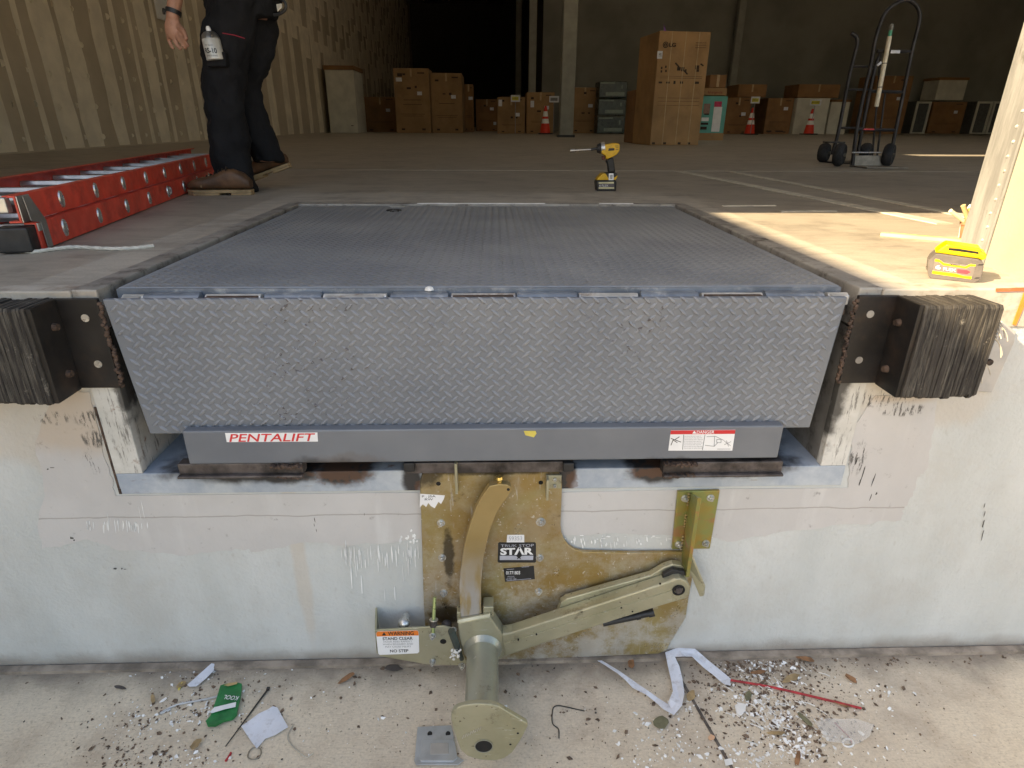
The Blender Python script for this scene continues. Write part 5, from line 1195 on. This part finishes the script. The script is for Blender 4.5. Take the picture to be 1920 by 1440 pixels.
MB().ring(c-Vector((0, .0032, 0)), (0, -1, 0), .034, .028, .001, 20).build('emblem_ring', CB[3], o)
MB().box((c.x-.004, c.y-.0045, c.z-.018), (c.x+.002, c.y-.0032, c.z+.016)).box((c.x+.0021, c.y-.0045, c.z-.018), (c.x+.016, c.y-.0032, c.z-.013)).build('emblem_nose', CB[3], o)
lgq(.04, .80, .10, .065, 'paper_label', M['paper'], .003)
text_mb('MN', lgp(.02, 0).x, lgp(.07, 0).x, lgp(0, .785).z, lgp(0, .815).z, lgp(.04, .8).y-.006).build('lettering', ink, e)
for r0 in range(3): text_mb('REFRIGERATEUR', lgp(.72, 0).x, lgp(.92, 0).x, lgp(0, .862+r0*.02).z, lgp(0, .872+r0*.02).z, lgp(.72, .9).y-.006).build('fine_print', ink, e)
for fx, fz, fw, fh in ((.44, .685, .07, .03), (.52, .682, .06, .035), (.58, .668, .03, .03), (.10, .69, .03, .02), (.18, .70, .03, .02), (.10, .66, .03, .02), (.19, .665, .03, .02), (.80, .70, .08, .035), (.82, .672, .05, .02), (.10, .565, .07, .016), (.25, .565, .07, .016), (.38, .567, .04, .028), (.52, .567, .06, .02), (.83, .567, .08, .02)):
    lgq(fx, fz, fw, fh, 'printed_symbol', ink)
for fx0_, fz0_, fx1_, fz1_ in ((.36, .735, .44, .70), (.55, .67, .62, .64), (.86, .73, .92, .715)):
    p, q = lgp(fx0_, fz0_), lgp(fx1_, fz1_); MB().tube([p, q], .012, 6).build('printed_stroke', ink, e)
for fz in (.62, .605, .43, .40, .365): lgq(.5, fz, .84, .005, 'print_line', simple('faint_ink', (.22, .13, .06), .8), .0005)
for fx in (.07, .30, .6, .80): lgq(fx, .018, .06, .02, 'base_tear', ink)
p, q = lgp(.085, 1.0), lgp(.06, 1.06); MB().prism([p, p+Vector((.03, 0, 0)), q], (0, .004, 0)).build('purple_tag', simple('purple_tape', (.25, .08, .38), .5), e)

# ------------------------------------------------------------------ cones and stand-up signs
co = simple('cone_orange', (.75, .045, .02), .5, 0, .08, 6); cw = simple('cone_reflective', (.85, .82, .80), .4)
for u, Y, lab in ((1022, 20.6, 'orange traffic cone with white bands, leftmost of three'), (1405, 21.6, 'orange traffic cone with white bands, middle of three'), (1516, 22.3, 'orange traffic cone with white bands before the white wrapped appliance')):
    x = W(u, 250, Y).x; h = .86
    e = thing('traffic_cone', lab, 'traffic cone', (x, Y, H), 'traffic cones in the hall', world=False)
    MB().box((-.24, -.24, 0), (.24, .24, .04)).build('base', M['black'], e, bevel=.02)
    def rr(z): return .185-(.185-.035)*(z/h)
    for z0, z1, m_, nm in ((.04, .33, co, 'cone_body'), (.33, .47, cw, 'reflective_band'), (.47, .54, co, 'cone_body'), (.54, .70, cw, 'reflective_band'), (.70, h, co, 'cone_body')):
        MB().lathe([(rr(z0), z0), (rr(z1), z1)], (0, 0, 0), seg=24).build(nm, m_, e, smooth=True)
ys = simple('sign_yellow', (.62, .55, .06), .5)
for u0, v0, u1, v1, Y, face, lab in ((958, 178, 975, 191, 21.0, ys, 'small white sign with a yellow panel standing on the left carton'), (1030, 180, 1048, 192, 21.1, M['grey_ink'], 'small white sign with grey print beside the wide column'), (1409, 181, 1424, 194, 21.4, ys, 'yellow sign card above the middle traffic cone'), (1520, 186, 1539, 198, 22.2, ys, 'yellow lettered sign card above the far traffic cone')):
    a, b = W(u0, v0, Y), W(u1, v1, Y)
    e = thing('sign_card', lab, 'sign', ((a.x+b.x)/2, Y, b.z), 'sign cards on the cartons')
    MB().box((a.x, Y, b.z), (b.x, Y+.01, a.z)).build('card', M['paper'], e)
    w_, h_ = b.x-a.x, a.z-b.z
    MB().box((a.x+.12*w_, Y-.006, b.z+.22*h_), (b.x-.15*w_, Y-.001, a.z-.25*h_)).build('printed_panel', face, e)
    text_mb('HOLD', a.x+.2*w_, b.x-.22*w_, b.z+.42*h_, b.z+.58*h_, Y-.008).build('lettering', ink, e)
    MB().cyl(((a.x+b.x)/2, Y+.012, H), ((a.x+b.x)/2, Y+.012, b.z+.02), .012, seg=8).build('stake', M['grey_ink'], e)

# ------------------------------------------------------------------ worker
skin = simple('skin', (.47, .245, .165), .5, 0, .12, 22, dirt=(.36, .15, .10), ds=40, da=.5, bump=.15, bs=160, dist=.002)
def cloth(name, col):
    t = NT(name); c = t.mix(t.rng(t.noise(7, 5), .3, .7), sc(col, .8), sc(col, 1.25)); t.bump(t.math('ADD', t.noise(1, 5, t.scl((16, 16, 7)), dist=.6), t.math('MULTIPLY', t.noise(400, 2), .12)), .55, .025); return t.done(c, .85, spec=.2)
trs = cloth('black_work_cloth', (.012, .0124, .0145)); shm = cloth('black_shirt_cloth', (.007, .007, .008))
leather = simple('boot_leather', (.125, .062, .030), .55, 0, .4, 14, dirt=(.055, .028, .016), ds=20, da=.7, bump=.25, bs=70)
solem = simple('boot_sole', (.36, .25, .13), .75, 0, .2, 14, dirt=(.16, .10, .05), ds=12, da=.6)
wk = thing('person', 'worker in black trousers and brown boots stepping beside the red ladder', 'person', (-1.42, 2.3, H), world=False)
def el(c, rx, ry, n=16, tilt=0.):
    return [Vector((c[0]+math.cos(2*math.pi*i/n)*rx, c[1]+math.sin(2*math.pi*i/n)*ry, c[2]+math.cos(2*math.pi*i/n)*rx*tilt)) for i in range(n)]
def limb(mb, pts, sub=3, cap=True):
    """pts: (centre, rx, ry) ; horizontal-ish elliptical rings along a path"""
    rings = []
    for i in range(len(pts)-1):
        (c0, a0, b0), (c1, a1, b1) = pts[i], pts[i+1]
        for k in range(sub):
            f = k/sub; s = f*f*(3-2*f)*.5+f*.5
            rings.append(el(Vector(c0).lerp(Vector(c1), f), a0+(a1-a0)*s, b0+(b1-b0)*s))
    rings.append(el(*pts[-1])); mb.loft(rings)
def chain(mb, pts, rad): mb.tube(pts, 0, 10, [(r, r) for r in rad])
def remesh(o, vox, sm=4, disp=0.):
    m = o.modifiers.new('remesh', 'REMESH'); m.mode = 'VOXEL'; m.voxel_size = vox; m.use_smooth_shade = True
    s_ = o.modifiers.new('smooth', 'SMOOTH'); s_.iterations = sm; s_.factor = .5
    if disp:
        tx_ = bpy.data.textures.new('folds', 'CLOUDS'); tx_.noise_scale = .10; tx_.noise_depth = 2
        d_ = o.modifiers.new('folds', 'DISPLACE'); d_.texture = tx_; d_.strength = disp; d_.mid_level = .5; d_.texture_coords = 'LOCAL'
    return o
Yn, Yf_ = 2.22, 2.45
def A(u, v, Y=Yn): return W(u, v, Y)
off = Vector((-1.42, 2.3, H))
def loc(p): return Vector(p)-off
hipc = Vector((A(448, 10, 2.34).x, 2.34, H+.93))
near = [(A(440, -5), .125, .115), (A(426, 60), .130, .115), (A(420, 130), .118, .108), (A(421, 190), .106, .100), (A(424, 215), .100, .098), (A(427, 245), .104, .104), (A(432, 290), .104, .10), (A(439, 320), .103, .098), (A(443, 346), .110, .102), (A(445, 360), .114, .104)]
far = [(A(470, -5, Yf_), .13, .12), (A(474, 60, Yf_), .140, .115), (A(466, 120, Yf_), .122, .11), (A(455, 165, Yf_), .105, .10), (A(458, 190, Yf_), .100, .098), (A(470, 220, Yf_), .096, .096), (A(484, 255, Yf_), .094, .092), (A(497, 283, Yf_), .088, .088), (A(505, 303, Yf_), .088, .088)]
pel = [(hipc+Vector((.02, 0, -.06)), .17, .17), (hipc+Vector((.02, 0, .05)), .195, .19), (hipc+Vector((.02, 0, .16)), .185, .18)]
mb = MB(); limb(mb, [(loc(c), a, b) for c, a, b in near]); limb(mb, [(loc(c), a, b) for c, a, b in far]); limb(mb, [(loc(c), a, b) for c, a, b in pel])
remesh(mb.build('trousers', trs, wk), .010, 4, .045)
# cuff folds
tor = [(hipc+Vector((.02, 0, .02)), .205, .20), (hipc+Vector((.02, 0, .10)), .20, .20), (hipc+Vector((.01, 0, .28)), .185, .20), (hipc+Vector((-.01, 0, .45)), .17, .22), (hipc+Vector((-.02, 0, .54)), .12, .19), (hipc+Vector((-.03, 0, .58)), .07, .08)]
shF, shN = hipc+Vector((-.02, .21, .50)), hipc+Vector((-.02, -.21, .50))
wrist = A(323, 36, 2.30); elb = Vector((wrist.x+.07, 2.36, wrist.z+.27))
wristN = hipc+Vector((.22, -.16, .40)); elbN = hipc+Vector((.27, -.27, .36))
mb = MB(); limb(mb, [(loc(c), a, b) for c, a, b in tor])
for sh, eb in ((shF, elb), (shN, elbN)): chain(mb, [loc(sh), loc(sh.lerp(eb, .5)), loc(sh.lerp(eb, .95))], [.075, .068, .062])
remesh(mb.build('shirt', shm, wk), .012, 5, .022)
# the body itself: legs, torso, arms, hands, neck and head
mb = MB()
for leg in (near, far): limb(mb, [(loc(c), a*.62, b*.62) for c, a, b in leg])
limb(mb, [(loc(c), a*.68, b*.68) for c, a, b in pel]); limb(mb, [(loc(c), a*.72, b*.78) for c, a, b in tor[1:]])
hd = hipc+Vector((-.06, 0, .75))
chain(mb, [loc(hipc+Vector((-.03, 0, .54))), loc(hipc+Vector((-.045, 0, .66)))], [.055, .05])
limb(mb, [(loc(hd+Vector((.0, 0, -.115))), .04, .04), (loc(hd+Vector((-.01, 0, -.08))), .075, .06), (loc(hd), .095, .075), (loc(hd+Vector((.01, 0, .07))), .092, .073), (loc(hd+Vector((.015, 0, .115))), .05, .04)])
chain(mb, [loc(hd+Vector((-.085, 0, .02))), loc(hd+Vector((-.115, 0, -.022))), loc(hd+Vector((-.088, 0, -.03)))], [.008, .014, .011])
for s_ in (-1, 1): chain(mb, [loc(hd+Vector((.01, s_*.070, .02))), loc(hd+Vector((.015, s_*.082, .0))), loc(hd+Vector((.01, s_*.072, -.03)))], [.014, .018, .010])
def hand(mb, wr, px, Y, r0=.036):
    pass
for sh, eb, wr in ((shF, elb, wrist), (shN, elbN, wristN)): chain(mb, [loc(sh), loc(sh.lerp(eb, .5)), loc(eb), loc(eb.lerp(wr, .4)), loc(wr)], [.058, .052, .044, .043, .031])
# forward hand, hanging relaxed
def hp(u, v, dy=0.): return loc(W(u, v, 2.30+dy))
limb(mb, [(hp(323, 34), .033, .024), (hp(324, 48), .043, .026), (hp(327, 62), .047, .026), (hp(331, 73), .042, .022)])
for pts, r_ in (([hp(315, 62, .01), hp(317, 75, .012), hp(321, 85, .006), hp(326, 92, -.002)], (.013, .0115, .0105, .0085)),
                ([hp(324, 66, -.005), hp(329, 79, -.012), hp(335, 88, -.014), hp(341, 93, -.010)], (.0135, .012, .011, .009)),
                ([hp(332, 66, -.012), hp(339, 78, -.024), hp(345, 87, -.026), hp(350, 92, -.022)], (.0135, .012, .011, .009)),
                ([hp(337, 62, -.016), hp(344, 73, -.030), hp(350, 82, -.034), hp(354, 88, -.03)], (.013, .0115, .0105, .0085)),
                ([hp(336, 50, -.012), hp(344, 58, -.035), hp(348, 68, -.050), hp(350, 76, -.055)], (.015, .0135, .0125, .010))):
    chain(mb, pts, r_)
# rear hand resting at the belt
bw = wristN; chain(mb, [loc(bw), loc(bw+Vector((-.05, -.01, -.05))), loc(bw+Vector((-.09, .0, -.08)))], [.032, .044, .034])
for k in range(4):
    b0 = bw+Vector((-.085+.008*k, -.03+.018*k, -.085)); chain(mb, [loc(b0), loc(b0+Vector((-.035, .004, -.03))), loc(b0+Vector((-.055, .012, -.055)))], [.0125, .011, .009])
b0 = bw+Vector((-.03, -.045, -.03)); chain(mb, [loc(b0), loc(b0+Vector((-.04, -.01, -.01))), loc(b0+Vector((-.065, 0, -.02)))], [.014, .0125, .010])
remesh(mb.build('body', skin, wk), .0052, 3)
for s_ in (-1, 1):
    MB().lathe([(.002, -.011), (.009, -.006), (.011, 0), (.009, .006), (.002, .011)], loc(hd+Vector((-.083, s_*.030, .008))), (1, 0, 0), 12).build('eye', simple('eye_%d' % (s_+1), (.6, .58, .55), .2), wk, smooth=True)
MB().tube([loc(hd+Vector((-.088, -.022, -.062))), loc(hd+Vector((-.096, 0, -.060))), loc(hd+Vector((-.088, .022, -.062)))], .006, 8).build('mouth', simple('lips', (.32, .12, .1), .5), wk, smooth=True)
mb = MB(); limb(mb, [(loc(hd+Vector((.03, 0, .01))), .088, .082), (loc(hd+Vector((.022, 0, .06))), .098, .084), (loc(hd+Vector((.018, 0, .105))), .075, .065), (loc(hd+Vector((.018, 0, .13))), .03, .025)])
remesh(mb.build('hair', simple('hair', (.035, .022, .015), .7), wk), .008, 2, .01)
# boots
def boot(name, toe, heel, pitch, yaw):
    """local: +x to the toe, heel at 0; length along x"""
    Lb = .335
    T = Matrix.Translation(loc(heel)) @ Matrix.Rotation(yaw, 4, 'Z') @ Matrix.Rotation(pitch, 4, 'Y')
    secs = [(-.005, .032, .03, .080), (.03, .042, .03, .115), (.08, .044, .03, .135), (.13, .045, .03, .130), (.17, .047, .03, .112), (.22, .051, .03, .096), (.27, .052, .03, .088), (.31, .045, .03, .076), (.333, .026, .03, .060)]
    mb = MB(); rings = []
    for x, hw, z0, z1 in secs:
        rings.append([Vector((x, hw*(math.copysign(abs(math.cos(t_))**.75, math.cos(t_))), (z0+z1)/2+(z1-z0)/2*math.copysign(abs(math.sin(t_))**.8, math.sin(t_)))) for t_ in [2*math.pi*i/16 for i in range(16)]])
    mb.loft(rings); mb.xf(T); o = remesh(mb.build('boot', leather, wk), .007, 3, .008)
    out = [(-.012, .0), (-.006, -.028), (.03, -.041), (.10, -.039), (.16, -.043), (.23, -.055), (.29, -.052), (.325, -.034), (.342, 0), (.325, .034), (.29, .052), (.23, .055), (.16, .043), (.10, .039), (.03, .041), (-.006, .028)]
    MB().prism([Vector((x, y, .012)) for x, y in out], (0, 0, .016)).prism([Vector((x, y, 0)) for x, y in out if x < .11], (0, 0, .0118)).prism([Vector((x, y, 0)) for x, y in out if x > .13], (0, 0, .0118)).xf(T).build('sole', solem, o, bevel=.003)
    MB().tube([Vector((.245, y_, .030+.062*math.sqrt(max(0, 1-(y_/.053)**2)))) for y_ in [-.052+.104*k/12 for k in range(13)]], .0025, 6).xf(T).build('toe_seam', solem, o, smooth=True)
    lc = MB()
    for i in range(6):
        x = .11+i*.022; z = .140-i*.0088; lc.tube([Vector((x, -.030, z-.014)), Vector((x+.006, 0, z+.003)), Vector((x, .030, z-.014))], .0042, 6)
    lc.xf(T).build('laces', simple('lace', (.045, .03, .02), .8), o, smooth=True)
    return o
h1 = Vector((-1.305, 2.10, H)); boot('b', None, h1, 0, math.pi+.04)
ph = W(548, 322, 2.50)
boot('b', None, Vector((ph.x-.01, 2.50, H+.115)), R(19), math.pi-.02)
# wrist watch, spray can in the thigh pocket, belt loop
d = (loc(elb)-loc(wrist)).normalized(); c = loc(wrist)+d*.035
MB().ring(c-d*.011, d, .0385, .033, .022, 24).build('watch_strap', M['black'], wk, smooth=True)
MB().cyl(c+Vector((-.034, -.022, 0)), c+Vector((-.040, -.027, 0)), .015, seg=16).build('watch_case', M['black'], wk, smooth=True)
q = W(405, 113, 2.085); ax = Vector((-.10, .02, 1)).normalized()
cn = thing('spray_can', 'white aerosol can with black lettering in the trouser thigh pocket', 'spray can', q)
MB().lathe([(.040, 0), (.043, .003), (.043, .092), (.041, .095)], q, ax, 28).build('can', simple('can_white', (.62, .62, .58), .35, .2), cn, smooth=True)
MB().lathe([(.0425, .0), (.038, .018), (.026, .030), (.016, .034)], q+ax*.0952, ax, 28).build('shoulder', simple('can_metal', (.52, .52, .50), .3, .9), cn, smooth=True)
MB().lathe([(.012, 0), (.011, .014), (.007, .022)], q+ax*.1293, ax, 16).build('nozzle', M['white_label'], cn, smooth=True)
def can_text(body, z, hh, ww, m_, bold=0.):
    mb = text_mb(body, -ww/2, ww/2, -hh/2, hh/2, 0, bold=bold); R0 = .0434; out = []
    for v in mb.v:
        an = v.x/R0; out.append(q+ax*(z+v.z)+Vector((math.sin(an)*R0, -math.cos(an)*R0, 0)))
    mb.v = out; mb.build('lettering', m_, cn)
can_text('RS-10', .040, .024, .062, M['blackprint'], .03); can_text('In Spot', .064, .008, .036, M['blackprint'], .01); can_text('CLEANER DEGREASER', .018, .006, .06, M['blackprint'])
MB().tube([W(417, 62, 2.085), W(440, 66, 2.09), W(459, 72, 2.10)], .0022, 8).build('red_straw', simple('red_straw', (.35, .02, .04), .4), cn, smooth=True)
MB().prism([W(388, 95, 2.075), W(422, 97, 2.075), W(424, 125, 2.075), W(386, 125, 2.075)], (0, .06, 0)).build('thigh_pocket', trs, wk, bevel=.008)
wkc = [o for o in wk.children if o.name.startswith('thigh_pocket')][0]; wkc.location = -off
MB().tube(curve_pts([loc(W(u, v, 2.25)) for u, v in ((517, -8), (530, 0), (536, 10), (533, 20), (522, 27), (513, 28))], 4), .008, 8).build('belt_strap', M['black'], wk, smooth=True)
MB().prism([loc(W(u, v, 2.25)) for u, v in ((518, 8), (528, 6), (529, 14), (520, 22))], (0, .008, 0)).build('belt_tag', simple('tag_grey', (.5, .48, .42), .6), wk, bevel=.001)
